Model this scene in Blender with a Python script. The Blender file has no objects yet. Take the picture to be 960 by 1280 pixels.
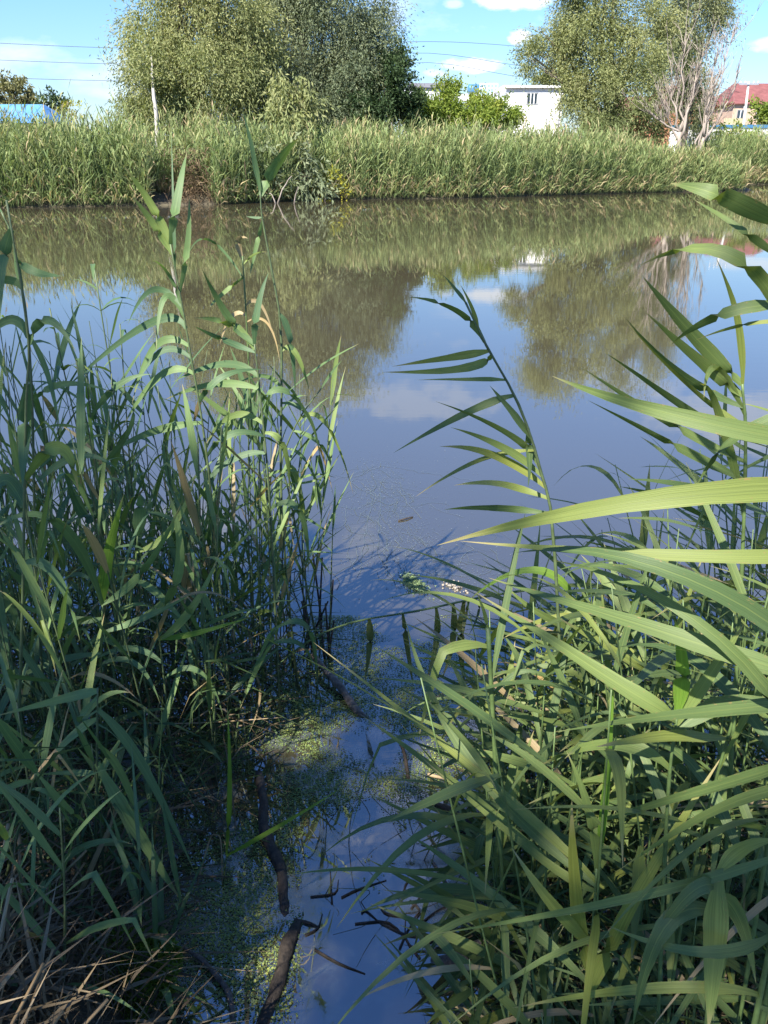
import bpy, math, random
import numpy as np
from mathutils import Vector, Matrix, noise as mnoise

R = random.Random(11)
NP = np.random.default_rng(5)
rad = math.radians
scene = bpy.context.scene
COL = scene.collection

# ------------------------------------------------------------------ camera
CAM_Z = 2.1
PITCH = rad(24.66)
FPX = 961.0                       # focal length in pixels of a 960 x 1280 picture
cam_d = bpy.data.cameras.new("camera")
cam = bpy.data.objects.new("camera", cam_d)
COL.objects.link(cam)
cam.location = (0, 0, CAM_Z)
cam.rotation_euler = (rad(90) - PITCH, 0, 0)
cam_d.sensor_fit = 'VERTICAL'
cam_d.sensor_height = 24
cam_d.lens = 24 * FPX / 1280
cam_d.clip_start = 0.05
cam_d.clip_end = 5000
scene.camera = cam

# ------------------------------------------------------------------ light
SUN_AZ = 32      # degrees left of straight behind the camera
SUN_EL = 49
L = Vector((-math.sin(rad(SUN_AZ)) * math.cos(rad(SUN_EL)),
            -math.cos(rad(SUN_AZ)) * math.cos(rad(SUN_EL)), math.sin(rad(SUN_EL))))
sd = bpy.data.lights.new("sun", 'SUN')
sd.energy = 5.0
sd.angle = rad(0.53)
sd.color = (1.0, 0.94, 0.84)
sun = bpy.data.objects.new("sun", sd)
COL.objects.link(sun)
sun.rotation_euler = L.to_track_quat('Z', 'Y').to_euler()

world = bpy.data.worlds.new("World")
scene.world = world
world.use_nodes = True
wn, wl = world.node_tree.nodes, world.node_tree.links
wn.clear()
w_out = wn.new('ShaderNodeOutputWorld')
w_bg = wn.new('ShaderNodeBackground')
w_bg.inputs['Strength'].default_value = 0.076
sky = wn.new('ShaderNodeTexSky')
sky.sky_type = 'NISHITA'
sky.sun_disc = False
sky.sun_elevation = rad(SUN_EL)
sky.sun_rotation = math.atan2(L.x, L.y)
sky.altitude = 0
sky.air_density = 1.6
sky.dust_density = 0.0
sky.ozone_density = 10.0
# fair-weather clouds: scattered small cumulus all round, by noise on the view direction, plus single clouds at set bearings
def w_math(op, a_, b_=None, clamp=False):
    n_ = wn.new('ShaderNodeMath'); n_.operation = op; n_.use_clamp = clamp
    for i_, v_ in enumerate((a_, b_)):
        if v_ is None: continue
        if isinstance(v_, (int, float)): n_.inputs[i_].default_value = v_
        else: wl.new(v_, n_.inputs[i_])
    return n_.outputs[0]
w_tc = wn.new('ShaderNodeTexCoord')
w_dir = w_tc.outputs['Generated']
w_map = wn.new('ShaderNodeMapping'); w_map.inputs['Scale'].default_value = (1, 1, 2.4); w_map.inputs['Location'].default_value = (4.2, 1.0, 0.7)
wl.new(w_dir, w_map.inputs[0])
w_n = wn.new('ShaderNodeTexNoise'); w_n.inputs['Scale'].default_value = 3.4; w_n.inputs['Detail'].default_value = 7; w_n.inputs['Roughness'].default_value = 0.55
wl.new(w_map.outputs[0], w_n.inputs['Vector'])
w_f = wn.new('ShaderNodeTexNoise'); w_f.inputs['Scale'].default_value = 26; w_f.inputs['Detail'].default_value = 5; w_f.inputs['Roughness'].default_value = 0.6
wl.new(w_map.outputs[0], w_f.inputs['Vector'])
w_cover = w_math('MULTIPLY', w_math('SUBTRACT', w_n.outputs['Fac'], 0.60), 6.0, True)
CLOUDS = [  # bearing (deg right of ahead), elevation, half width, half height (deg), strength
    (7.9, 8.9, 2.9, .55, .9), (4.3, 8.8, .9, .3, .5), (8.6, 7.0, .95, .42, 1.), (5.5, 5.5, 2.0, .50, 1.), (3.4, 5.0, .9, .3, .5), (24.5, 6.2, 2.4, .5, .6), (27, 4.6, 3.0, .5, .6),
    (2.5, 16.5, 6.0, 1.6, .34), (17, 14.0, 6.0, 1.3, .3), (27, 16.5, 9.0, 2.2, .45), (-38, 11, 7, 1.5, .7), (-60, 15, 9, 2, .8), (52, 12, 8, 2, .8)]
for bz, el_, hw, hh, st in CLOUDS:
    b_, e_ = rad(bz), rad(el_)
    c_ = Vector((math.sin(b_) * math.cos(e_), math.cos(b_) * math.cos(e_), math.sin(e_)))
    dx_ = Vector((math.cos(b_), -math.sin(b_), 0)); dz_ = dx_.cross(c_)
    def w_dot(v_, sc_):
        d_ = wn.new('ShaderNodeVectorMath'); d_.operation = 'DOT_PRODUCT'
        wl.new(w_dir, d_.inputs[0]); d_.inputs[1].default_value = v_ / sc_
        return d_.outputs['Value']
    u_, v_ = w_dot(dx_, rad(hw)), w_math('SUBTRACT', w_dot(dz_, rad(hh)), c_.dot(dz_) / rad(hh))
    r2 = w_math('ADD', w_math('MULTIPLY', u_, u_), w_math('MULTIPLY', v_, v_))
    front = w_math('GREATER_THAN', w_dot(c_, 1.0), 0.3)
    m_ = w_math('ADD', w_math('SUBTRACT', 1.0, r2), w_math('MULTIPLY', w_math('SUBTRACT', w_f.outputs['Fac'], 0.5), 3.4))
    m_ = w_math('MULTIPLY', w_math('MULTIPLY', w_math('MULTIPLY', m_, 1.3, True), st), front)
    w_cover = w_math('MAXIMUM', w_cover, m_)
w_mix = wn.new('ShaderNodeMixRGB')
wl.new(w_math('MULTIPLY', w_cover, 0.9), w_mix.inputs['Fac'])
w_mix.inputs['Color2'].default_value = (6.6, 6.7, 7.0, 1)
w_tint = wn.new('ShaderNodeMixRGB'); w_tint.blend_type = 'MULTIPLY'; w_tint.inputs[0].default_value = 1   # tints the whole sky bluer
w_tint.inputs[2].default_value = (0.70, 0.82, 1.08, 1)
wl.new(sky.outputs[0], w_tint.inputs[1])
wl.new(w_tint.outputs[0], w_mix.inputs['Color1'])
wl.new(w_mix.outputs[0], w_bg.inputs['Color'])
wl.new(w_bg.outputs[0], w_out.inputs['Surface'])

vs = scene.view_settings
vs.view_transform = 'Standard'
vs.look = 'None'
vs.exposure = 1.52
vs.gamma = 1.0
vs.use_curve_mapping = False
scene.render.engine = 'CYCLES'
scene.cycles.use_denoising = True
scene.cycles.max_bounces = 7
scene.cycles.diffuse_bounces = 3
scene.cycles.glossy_bounces = 3
scene.cycles.transmission_bounces = 4
scene.cycles.transparent_max_bounces = 8

# ------------------------------------------------------------------ helpers
CP, SP = math.cos(PITCH), math.sin(PITCH)
CAM = Vector((0, 0, CAM_Z))

def ray(px, py):
    x, y = (px - 480) / FPX, (640 - py) / FPX
    return Vector((x, CP + y * SP, -SP + y * CP))

def at(px, py, Y):
    """The point at distance Y ahead that the photograph shows at (px, py)."""
    d = ray(px, py)
    return CAM + d * (Y / d.y)

def on_plane(px, py, z=0.0):
    d = ray(px, py)
    return CAM + d * ((z - CAM_Z) / d.z)

def project(p):
    q = p - CAM
    dep = q.y * CP - q.z * SP
    return (480 + FPX * q.x / dep, 640 - FPX * (q.y * SP + q.z * CP) / dep)

def link(o, parent=None):
    COL.objects.link(o)
    if parent is not None:
        o.parent = parent
    return o

def tag(o, label=None, cat=None, group=None, kind=None):
    if label: o["label"] = label
    if cat: o["category"] = cat
    if group: o["group"] = group
    if kind: o["kind"] = kind
    return o

def empty(name, loc, label, cat, group=None):
    o = bpy.data.objects.new(name, None)
    o.location = loc
    o.empty_display_size = 0.1
    link(o)
    return tag(o, label, cat, group)

def pymesh(name, verts, faces, mat, parent=None, origin=None, smooth=True, uvs=None):
    me = bpy.data.meshes.new(name)
    if origin is not None:
        verts = [(v[0] - origin[0], v[1] - origin[1], v[2] - origin[2]) for v in verts]
    me.from_pydata([tuple(v) for v in verts], [], faces)
    if uvs is not None:
        lay = me.uv_layers.new(name="UVMap")
        li = np.empty(len(me.loops), dtype=np.int32)
        me.loops.foreach_get("vertex_index", li)
        lay.data.foreach_set("uv", np.asarray(uvs, dtype=np.float32)[li].ravel())
    if smooth:
        me.polygons.foreach_set("use_smooth", [True] * len(me.polygons))
    me.materials.append(mat)
    me.update()
    o = bpy.data.objects.new(name, me)
    if origin is not None and parent is None:
        o.location = origin
    return link(o, parent)

def npmesh(name, V, Q, mat, tint=None, parent=None, origin=None, smooth=False):
    """Mesh from arrays: V (n,3), Q (m,3|4); tint is one float per face."""
    V = np.asarray(V, dtype=np.float32)
    Q = np.asarray(Q, dtype=np.int32)
    if origin is not None:
        V = V - np.asarray(origin, dtype=np.float32)
    me = bpy.data.meshes.new(name)
    n, k = Q.shape
    me.vertices.add(len(V)); me.vertices.foreach_set("co", V.ravel())
    me.loops.add(n * k); me.loops.foreach_set("vertex_index", Q.ravel())
    me.polygons.add(n)
    me.polygons.foreach_set("loop_start", np.arange(0, n * k, k, dtype=np.int32))
    if smooth:
        me.polygons.foreach_set("use_smooth", np.ones(n, dtype=bool))
    if tint is not None:
        a = me.attributes.new("tint", 'FLOAT', 'FACE')
        a.data.foreach_set("value", np.asarray(tint, dtype=np.float32))
    me.materials.append(mat)
    me.update(calc_edges=True)
    o = bpy.data.objects.new(name, me)
    if origin is not None and parent is None:
        o.location = origin
    return link(o, parent)

def nrm(A):
    return A / np.maximum(np.linalg.norm(A, axis=1, keepdims=True), 1e-9)

def diamonds(P, D, length, width, droop=0.0, side=None):
    """Leaf-shaped folded diamonds: base P, direction D."""
    n = len(P)
    D = nrm(D)
    length = np.broadcast_to(length, (n,))[:, None]
    width = np.broadcast_to(width, (n,))[:, None]
    if side is None:
        side = NP.normal(size=(n, 3))
    S = nrm(np.cross(D, side))
    N = np.cross(S, D)
    M = P + D * length * 0.42 + N * length * 0.04
    T = P + D * length
    T[:, 2:3] -= np.broadcast_to(droop, (n,))[:, None] * length
    V = np.stack([P, M + S * width * 0.5, T, M - S * width * 0.5], axis=1).reshape(-1, 3)
    Q = np.arange(4 * n).reshape(n, 4)
    return V, Q

def join_vq(parts):
    Vs, Qs, off = [], [], 0
    for V, Q in parts:
        Vs.append(V); Qs.append(Q + off); off += len(V)
    return np.concatenate(Vs), np.concatenate(Qs)

def tube(pts, radii, sides=6, cap=True, twist=0.0, jitter=0.0):
    """verts, faces of a tapered tube along a polyline."""
    pts = [Vector(p) for p in pts]
    verts, faces = [], []
    n = len(pts)
    ref = None
    for i in range(n):
        a, b = pts[max(i - 1, 0)], pts[min(i + 1, n - 1)]
        t = (b - a).normalized()
        if ref is None:
            ref = Vector((1, 0, 0)) if abs(t.x) < 0.8 else Vector((0, 1, 0))
        u = (ref - t * ref.dot(t)).normalized()
        ref = u
        w = t.cross(u)
        for k in range(sides):
            an = 2 * math.pi * k / sides + twist * i
            r = radii[i] * (1 + (R.uniform(-jitter, jitter) if jitter else 0))
            verts.append(pts[i] + (u * math.cos(an) + w * math.sin(an)) * r)
    for i in range(n - 1):
        for k in range(sides):
            k2 = (k + 1) % sides
            faces.append((i * sides + k, i * sides + k2, (i + 1) * sides + k2, (i + 1) * sides + k))
    if cap:
        faces.append(tuple(range(sides - 1, -1, -1)))
        faces.append(tuple((n - 1) * sides + k for k in range(sides)))
    return verts, faces

def merge(parts):
    vs_, fs_ = [], []
    for v, f in parts:
        o = len(vs_)
        vs_ += list(v)
        fs_ += [tuple(i + o for i in q) for q in f]
    return vs_, fs_

def box(x0, x1, y0, y1, z0, z1):
    v = [(x0, y0, z0), (x1, y0, z0), (x1, y1, z0), (x0, y1, z0), (x0, y0, z1), (x1, y0, z1), (x1, y1, z1), (x0, y1, z1)]
    f = [(0, 3, 2, 1), (4, 5, 6, 7), (0, 1, 5, 4), (1, 2, 6, 5), (2, 3, 7, 6), (3, 0, 4, 7)]
    return v, f

def smoothpoly(pts, n):
    """Catmull-Rom through the points."""
    P = [Vector(p) for p in pts]
    if len(P) == 2:
        return [P[0].lerp(P[1], i / (n - 1)) for i in range(n)]
    out = []
    m = len(P) - 1
    for i in range(n):
        s = i / (n - 1) * m
        k = min(int(s), m - 1)
        t = s - k
        p0 = P[k - 1] if k else P[0] * 2 - P[1]
        p1, p2 = P[k], P[k + 1]
        p3 = P[k + 2] if k + 2 <= m else P[m] * 2 - P[m - 1]
        out.append(0.5 * ((2 * p1) + (p2 - p0) * t + (2 * p0 - 5 * p1 + 4 * p2 - p3) * t * t + (3 * p1 - p0 - 3 * p2 + p3) * t ** 3))
    return out

# ------------------------------------------------------------------ materials
def new_mat(name):
    m = bpy.data.materials.new(name)
    m.use_nodes = True
    nt = m.node_tree
    nt.nodes.clear()
    out = nt.nodes.new('ShaderNodeOutputMaterial')
    return m, nt.nodes, nt.links, out

def ramp(nodes, stops, interp='LINEAR'):
    r = nodes.new('ShaderNodeValToRGB')
    cr = r.color_ramp
    cr.interpolation = interp
    while len(cr.elements) < len(stops):
        cr.elements.new(0.5)
    for e, (p, c) in zip(cr.elements, stops):
        e.position = p
        e.color = (c[0], c[1], c[2], 1)
    return r

def foliage_mat(name, stops, trans=0.3, rough=0.65, spec=0.12, tboost=1.3):
    """Leaves coloured by a random value per leaf (attribute 'tint')."""
    m, n, l, out = new_mat(name)
    a = n.new('ShaderNodeAttribute'); a.attribute_name = "tint"
    r = ramp(n, stops)
    l.new(a.outputs['Fac'], r.inputs[0])
    p = n.new('ShaderNodeBsdfPrincipled')
    p.inputs['Roughness'].default_value = rough
    p.inputs['Specular IOR Level'].default_value = spec
    l.new(r.outputs[0], p.inputs['Base Color'])
    tcol = n.new('ShaderNodeMixRGB'); tcol.blend_type = 'MULTIPLY'; tcol.inputs[0].default_value = 1
    tcol.inputs[2].default_value = (tboost * 1.1, tboost * 1.15, tboost * 0.55, 1)
    l.new(r.outputs[0], tcol.inputs[1])
    t = n.new('ShaderNodeBsdfTranslucent')
    l.new(tcol.outputs[0], t.inputs['Color'])
    mx = n.new('ShaderNodeMixShader'); mx.inputs[0].default_value = trans
    l.new(p.outputs[0], mx.inputs[1]); l.new(t.outputs[0], mx.inputs[2])
    l.new(mx.outputs[0], out.inputs['Surface'])
    return m

def plain_mat(name, col, rough=0.7, spec=0.3, var=0.25, scale=8.0, bump=0.0, stretch=None, metallic=0.0):
    """One colour broken up by noise (wear, grain)."""
    m, n, l, out = new_mat(name)
    tc = n.new('ShaderNodeTexCoord')
    mp = n.new('ShaderNodeMapping')
    if stretch: mp.inputs['Scale'].default_value = stretch
    l.new(tc.outputs['Object'], mp.inputs[0])
    nz = n.new('ShaderNodeTexNoise'); nz.inputs['Scale'].default_value = scale; nz.inputs['Detail'].default_value = 6
    nz.inputs['Roughness'].default_value = 0.65
    l.new(mp.outputs[0], nz.inputs['Vector'])
    c0 = tuple(c * (1 - var) for c in col); c1 = tuple(min(1, c * (1 + var)) for c in col)
    r = ramp(n, [(0.3, c0), (0.7, c1)])
    l.new(nz.outputs['Fac'], r.inputs[0])
    p = n.new('ShaderNodeBsdfPrincipled')
    p.inputs['Roughness'].default_value = rough
    p.inputs['Specular IOR Level'].default_value = spec
    p.inputs['Metallic'].default_value = metallic
    l.new(r.outputs[0], p.inputs['Base Color'])
    if bump:
        b = n.new('ShaderNodeBump'); b.inputs['Strength'].default_value = bump; b.inputs['Distance'].default_value = 0.02
        l.new(nz.outputs['Fac'], b.inputs['Height'])
        l.new(b.outputs[0], p.inputs['Normal'])
    l.new(p.outputs[0], out.inputs['Surface'])
    return m

def reed_leaf_mat(name, dark, light, tip, trans=0.3):
    m, n, l, out = new_mat(name)
    oi = n.new('ShaderNodeObjectInfo')
    uv = n.new('ShaderNodeUVMap')
    sep = n.new('ShaderNodeSeparateXYZ'); l.new(uv.outputs[0], sep.inputs[0])
    base = ramp(n, [(0.0, dark), (0.75, light), (1.0, (light[0] * 1.35, light[1] * 1.12, light[2] * 0.8))])
    l.new(oi.outputs['Random'], base.inputs[0])
    # lengthwise veins
    mp = n.new('ShaderNodeMapping'); mp.inputs['Scale'].default_value = (26, 1.6, 1)
    l.new(uv.outputs[0], mp.inputs[0])
    addr = n.new('ShaderNodeVectorMath'); addr.operation = 'ADD'
    cmb = n.new('ShaderNodeCombineXYZ')
    mul = n.new('ShaderNodeMath'); mul.operation = 'MULTIPLY'; mul.inputs[1].default_value = 57
    l.new(oi.outputs['Random'], mul.inputs[0]); l.new(mul.outputs[0], cmb.inputs['X']); l.new(mul.outputs[0], cmb.inputs['Y'])
    l.new(mp.outputs[0], addr.inputs[0]); l.new(cmb.outputs[0], addr.inputs[1])
    vz = n.new('ShaderNodeTexNoise'); vz.inputs['Scale'].default_value = 1.0; vz.inputs['Detail'].default_value = 2
    l.new(addr.outputs[0], vz.inputs['Vector'])
    vr = ramp(n, [(0.32, (0.72, 0.74, 0.72)), (0.68, (1.22, 1.2, 1.2))])
    l.new(vz.outputs['Fac'], vr.inputs[0])
    m1 = n.new('ShaderNodeMixRGB'); m1.blend_type = 'MULTIPLY'; m1.inputs[0].default_value = 1
    l.new(base.outputs[0], m1.inputs[1]); l.new(vr.outputs[0], m1.inputs[2])
    # pale midrib
    su = n.new('ShaderNodeMath'); su.operation = 'SUBTRACT'; su.inputs[1].default_value = 0.5; l.new(sep.outputs['X'], su.inputs[0])
    ab = n.new('ShaderNodeMath'); ab.operation = 'ABSOLUTE'; l.new(su.outputs[0], ab.inputs[0])
    mr = ramp(n, [(0.0, (0.4, 0.4, 0.4)), (0.05, (0, 0, 0))])
    l.new(ab.outputs[0], mr.inputs[0])
    m2 = n.new('ShaderNodeMixRGB'); l.new(mr.outputs[0], m2.inputs[0])
    l.new(m1.outputs[0], m2.inputs[1]); m2.inputs[2].default_value = (light[0] * 1.6, light[1] * 1.4, light[2] * 1.4, 1)
    # dry tips and blotches
    blot = n.new('ShaderNodeTexNoise'); blot.inputs['Scale'].default_value = 5.0; blot.inputs['Detail'].default_value = 5
    l.new(addr.outputs[0], blot.inputs['Vector'])
    ad = n.new('ShaderNodeMath'); ad.operation = 'MULTIPLY_ADD'; ad.inputs[1].default_value = 0.22; l.new(blot.outputs['Fac'], ad.inputs[0]); l.new(sep.outputs['Y'], ad.inputs[2])
    ad2 = n.new('ShaderNodeMath'); ad2.operation = 'MULTIPLY_ADD'; ad2.inputs[1].default_value = 0.16; l.new(oi.outputs['Random'], ad2.inputs[0]); l.new(ad.outputs[0], ad2.inputs[2])
    tr = ramp(n, [(0.0, (0, 0, 0)), (0.5, (0, 0, 0)), (0.56, (1, 1, 1))])
    half = n.new('ShaderNodeMath'); half.operation = 'MULTIPLY'; half.inputs[1].default_value = 0.46; l.new(ad2.outputs[0], half.inputs[0])
    l.new(half.outputs[0], tr.inputs[0])
    m3 = n.new('ShaderNodeMixRGB'); l.new(tr.outputs[0], m3.inputs[0]); l.new(m2.outputs[0], m3.inputs[1]); m3.inputs[2].default_value = (*tip, 1)
    # brown freckles and drying margins
    mp2 = n.new('ShaderNodeMapping'); mp2.inputs['Scale'].default_value = (3.2, 16, 1); l.new(uv.outputs[0], mp2.inputs[0])
    ad3 = n.new('ShaderNodeVectorMath'); ad3.operation = 'ADD'; l.new(mp2.outputs[0], ad3.inputs[0]); l.new(cmb.outputs[0], ad3.inputs[1])
    sp = n.new('ShaderNodeTexNoise'); sp.inputs['Scale'].default_value = 2.2; sp.inputs['Detail'].default_value = 4; sp.inputs['Roughness'].default_value = .7
    l.new(ad3.outputs[0], sp.inputs['Vector'])
    eg = n.new('ShaderNodeMath'); eg.operation = 'MULTIPLY_ADD'; eg.inputs[1].default_value = .34; l.new(ab.outputs[0], eg.inputs[0]); l.new(sp.outputs['Fac'], eg.inputs[2])
    spr = ramp(n, [(.0, (0, 0, 0)), (.72, (0, 0, 0)), (.80, (.85, .85, .85))])
    l.new(eg.outputs[0], spr.inputs[0])
    m4 = n.new('ShaderNodeMixRGB'); l.new(spr.outputs[0], m4.inputs[0]); l.new(m3.outputs[0], m4.inputs[1]); m4.inputs[2].default_value = (tip[0] * .75, tip[1] * .62, tip[2] * .5, 1)
    m3 = m4
    p = n.new('ShaderNodeBsdfPrincipled')
    p.inputs['Roughness'].default_value = 0.56
    p.inputs['Specular IOR Level'].default_value = 0.4
    l.new(m3.outputs[0], p.inputs['Base Color'])
    bp = n.new('ShaderNodeBump'); bp.inputs['Strength'].default_value = 0.25; bp.inputs['Distance'].default_value = 0.002
    l.new(vz.outputs['Fac'], bp.inputs['Height']); l.new(bp.outputs[0], p.inputs['Normal'])
    tc_ = n.new('ShaderNodeMixRGB'); tc_.blend_type = 'MULTIPLY'; tc_.inputs[0].default_value = 1
    l.new(m3.outputs[0], tc_.inputs[1]); tc_.inputs[2].default_value = (1.9, 1.9, 0.7, 1)
    t = n.new('ShaderNodeBsdfTranslucent'); l.new(tc_.outputs[0], t.inputs['Color'])
    mx = n.new('ShaderNodeMixShader'); mx.inputs[0].default_value = trans
    l.new(p.outputs[0], mx.inputs[1]); l.new(t.outputs[0], mx.inputs[2])
    l.new(mx.outputs[0], out.inputs['Surface'])
    return m

def water_mat():
    m, n, l, out = new_mat("murky_water")
    tc = n.new('ShaderNodeTexCoord')
    p = n.new('ShaderNodeBsdfPrincipled')
    p.inputs['Roughness'].default_value = 0.015
    p.inputs['IOR'].default_value = 3.1
    nz = n.new('ShaderNodeTexNoise'); nz.inputs['Scale'].default_value = 0.12; nz.inputs['Detail'].default_value = 4
    l.new(tc.outputs['Object'], nz.inputs['Vector'])
    r = ramp(n, [(0.3, (0.044, 0.039, 0.023)), (0.7, (0.058, 0.051, 0.031))])
    l.new(nz.outputs['Fac'], r.inputs[0]); l.new(r.outputs[0], p.inputs['Base Color'])
    # thin mottled film and dust on the still shallows near the bank
    fz = n.new('ShaderNodeTexNoise'); fz.inputs['Scale'].default_value = 7.0; fz.inputs['Detail'].default_value = 9; fz.inputs['Roughness'].default_value = .72; fz.inputs['Distortion'].default_value = .6
    l.new(tc.outputs['Object'], fz.inputs['Vector'])
    fz2 = n.new('ShaderNodeTexNoise'); fz2.inputs['Scale'].default_value = 1.6; fz2.inputs['Detail'].default_value = 3
    l.new(tc.outputs['Object'], fz2.inputs['Vector'])
    fa = n.new('ShaderNodeMath'); fa.operation = 'ADD'; l.new(fz.outputs['Fac'], fa.inputs[0]); l.new(fz2.outputs['Fac'], fa.inputs[1])
    sy = n.new('ShaderNodeSeparateXYZ'); l.new(tc.outputs['Object'], sy.inputs[0])
    sh_ = n.new('ShaderNodeMapRange'); sh_.inputs['From Min'].default_value = 3.6; sh_.inputs['From Max'].default_value = 2.2; sh_.inputs['To Min'].default_value = -.5; sh_.inputs['To Max'].default_value = .04
    l.new(sy.outputs['Y'], sh_.inputs['Value'])
    fb = n.new('ShaderNodeMath'); fb.operation = 'ADD'; l.new(fa.outputs[0], fb.inputs[0]); l.new(sh_.outputs[0], fb.inputs[1])
    fr = ramp(n, [(.0, (0, 0, 0)), (.50, (0, 0, 0)), (.60, (.75, .75, .75))])
    fh = n.new('ShaderNodeMath'); fh.operation = 'MULTIPLY'; fh.inputs[1].default_value = .5; l.new(fb.outputs[0], fh.inputs[0]); l.new(fh.outputs[0], fr.inputs[0])
    fm = n.new('ShaderNodeMixRGB'); l.new(fr.outputs[0], fm.inputs[0]); l.new(r.outputs[0], fm.inputs[1]); fm.inputs[2].default_value = (.13, .15, .16, 1)
    l.new(fm.outputs[0], p.inputs['Base Color'])
    fro = n.new('ShaderNodeMapRange'); fro.inputs['To Min'].default_value = .015; fro.inputs['To Max'].default_value = .45; l.new(fr.outputs[0], fro.inputs['Value'])
    l.new(fro.outputs[0], p.inputs['Roughness'])
    # low ripples, long across the view
    mp = n.new('ShaderNodeMapping'); mp.inputs['Scale'].default_value = (1.2, 5.0, 1)
    mp.inputs['Rotation'].default_value = (0, 0, rad(8))
    l.new(tc.outputs['Object'], mp.inputs[0])
    w1 = n.new('ShaderNodeTexNoise'); w1.inputs['Scale'].default_value = 1.3; w1.inputs['Detail'].default_value = 4; w1.inputs['Roughness'].default_value = 0.55
    l.new(mp.outputs[0], w1.inputs['Vector'])
    w2 = n.new('ShaderNodeTexNoise'); w2.inputs['Scale'].default_value = 0.35; w2.inputs['Detail'].default_value = 2
    l.new(tc.outputs['Object'], w2.inputs['Vector'])
    amp = ramp(n, [(0.35, (0.12, 0.12, 0.12)), (0.7, (1, 1, 1))])
    l.new(w2.outputs['Fac'], amp.inputs[0])
    mul = n.new('ShaderNodeMath'); mul.operation = 'MULTIPLY'
    l.new(w1.outputs['Fac'], mul.inputs[0]); l.new(amp.outputs[0], mul.inputs[1])
    b = n.new('ShaderNodeBump'); b.inputs['Strength'].default_value = 0.012; b.inputs['Distance'].default_value = 0.06
    l.new(mul.outputs[0], b.inputs['Height']); l.new(b.outputs[0], p.inputs['Normal'])
    l.new(p.outputs[0], out.inputs['Surface'])
    return m

def ground_mat():
    m, n, l, out = new_mat("bank_soil")
    tc = n.new('ShaderNodeTexCoord')
    a = n.new('ShaderNodeTexNoise'); a.inputs['Scale'].default_value = 3.0; a.inputs['Detail'].default_value = 8; a.inputs['Roughness'].default_value = 0.7
    l.new(tc.outputs['Object'], a.inputs['Vector'])
    r = ramp(n, [(0.3, (0.040, 0.032, 0.021)), (0.55, (0.085, 0.070, 0.042)), (0.75, (0.10, 0.10, 0.05))])
    l.new(a.outputs['Fac'], r.inputs[0])
    p = n.new('ShaderNodeBsdfPrincipled'); p.inputs['Roughness'].default_value = 0.9
    l.new(r.outputs[0], p.inputs['Base Color'])
    b = n.new('ShaderNodeBump'); b.inputs['Strength'].default_value = 0.8; b.inputs['Distance'].default_value = 0.04
    l.new(a.outputs['Fac'], b.inputs['Height']); l.new(b.outputs[0], p.inputs['Normal'])
    l.new(p.outputs[0], out.inputs['Surface'])
    return m

def bark_mat(name, c0, c1, scale=14, stretch=(1, 1, 0.15)):
    m, n, l, out = new_mat(name)
    tc = n.new('ShaderNodeTexCoord')
    mp = n.new('ShaderNodeMapping'); mp.inputs['Scale'].default_value = stretch
    l.new(tc.outputs['Object'], mp.inputs[0])
    a = n.new('ShaderNodeTexNoise'); a.inputs['Scale'].default_value = scale; a.inputs['Detail'].default_value = 8; a.inputs['Roughness'].default_value = 0.72
    l.new(mp.outputs[0], a.inputs['Vector'])
    r = ramp(n, [(0.32, c0), (0.68, c1)])
    l.new(a.outputs['Fac'], r.inputs[0])
    p = n.new('ShaderNodeBsdfPrincipled'); p.inputs['Roughness'].default_value = 0.8
    l.new(r.outputs[0], p.inputs['Base Color'])
    b = n.new('ShaderNodeBump'); b.inputs['Strength'].default_value = 0.9; b.inputs['Distance'].default_value = 0.012
    l.new(a.outputs['Fac'], b.inputs['Height']); l.new(b.outputs[0], p.inputs['Normal'])
    l.new(p.outputs[0], out.inputs['Surface'])
    return m

def glass_mat(name, col):
    m, n, l, out = new_mat(name)
    p = n.new('ShaderNodeBsdfPrincipled')
    p.inputs['Base Color'].default_value = (*col, 1)
    p.inputs['Roughness'].default_value = 0.06
    p.inputs['Specular IOR Level'].default_value = 0.6
    l.new(p.outputs[0], out.inputs['Surface'])
    return m

M = {}
M['water'] = water_mat()
M['ground'] = ground_mat()
M['leaf_left'] = reed_leaf_mat("reed_leaf_shade_tuned", (0.064, 0.122, 0.056), (0.122, 0.192, 0.066), (0.26, 0.21, 0.10), 0.26)  # same reed leaf, colour lightened to offset the shade there
M['leaf_right'] = reed_leaf_mat("reed_leaf_sun_tuned", (0.066, 0.108, 0.036), (0.130, 0.176, 0.048), (0.30, 0.25, 0.12), 0.28)  # same reed leaf, colour yellowed to suit the sun there
M['leaf_young'] = reed_leaf_mat("reed_leaf_young_green", (0.10, 0.19, 0.022), (0.13, 0.22, 0.03), (0.30, 0.27, 0.12), 0.35)
M['leaf_dry'] = reed_leaf_mat("reed_leaf_dry", (0.20, 0.15, 0.075), (0.30, 0.24, 0.13), (0.34, 0.28, 0.16), 0.2)
M['leaf_bent'] = reed_leaf_mat("reed_leaf_wilted", (0.06, 0.085, 0.03), (0.09, 0.105, 0.035), (0.20, 0.13, 0.05), 0.25)
M['stem_green'] = plain_mat("reed_stem_green", (0.085, 0.13, 0.042), 0.5, 0.4, 0.35, 9, stretch=(1, 1, 3))
M['stem_dark'] = plain_mat("reed_stem_dark", (0.075, 0.105, 0.045), 0.5, 0.4, 0.35, 9, stretch=(1, 1, 3))
M['stem_dry'] = plain_mat("reed_stem_dry", (0.32, 0.24, 0.135), 0.6, 0.3, 0.35, 12)
M['stem_old'] = plain_mat("reed_stem_old", (0.25, 0.17, 0.085), 0.7, 0.2, 0.4, 12)
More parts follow.
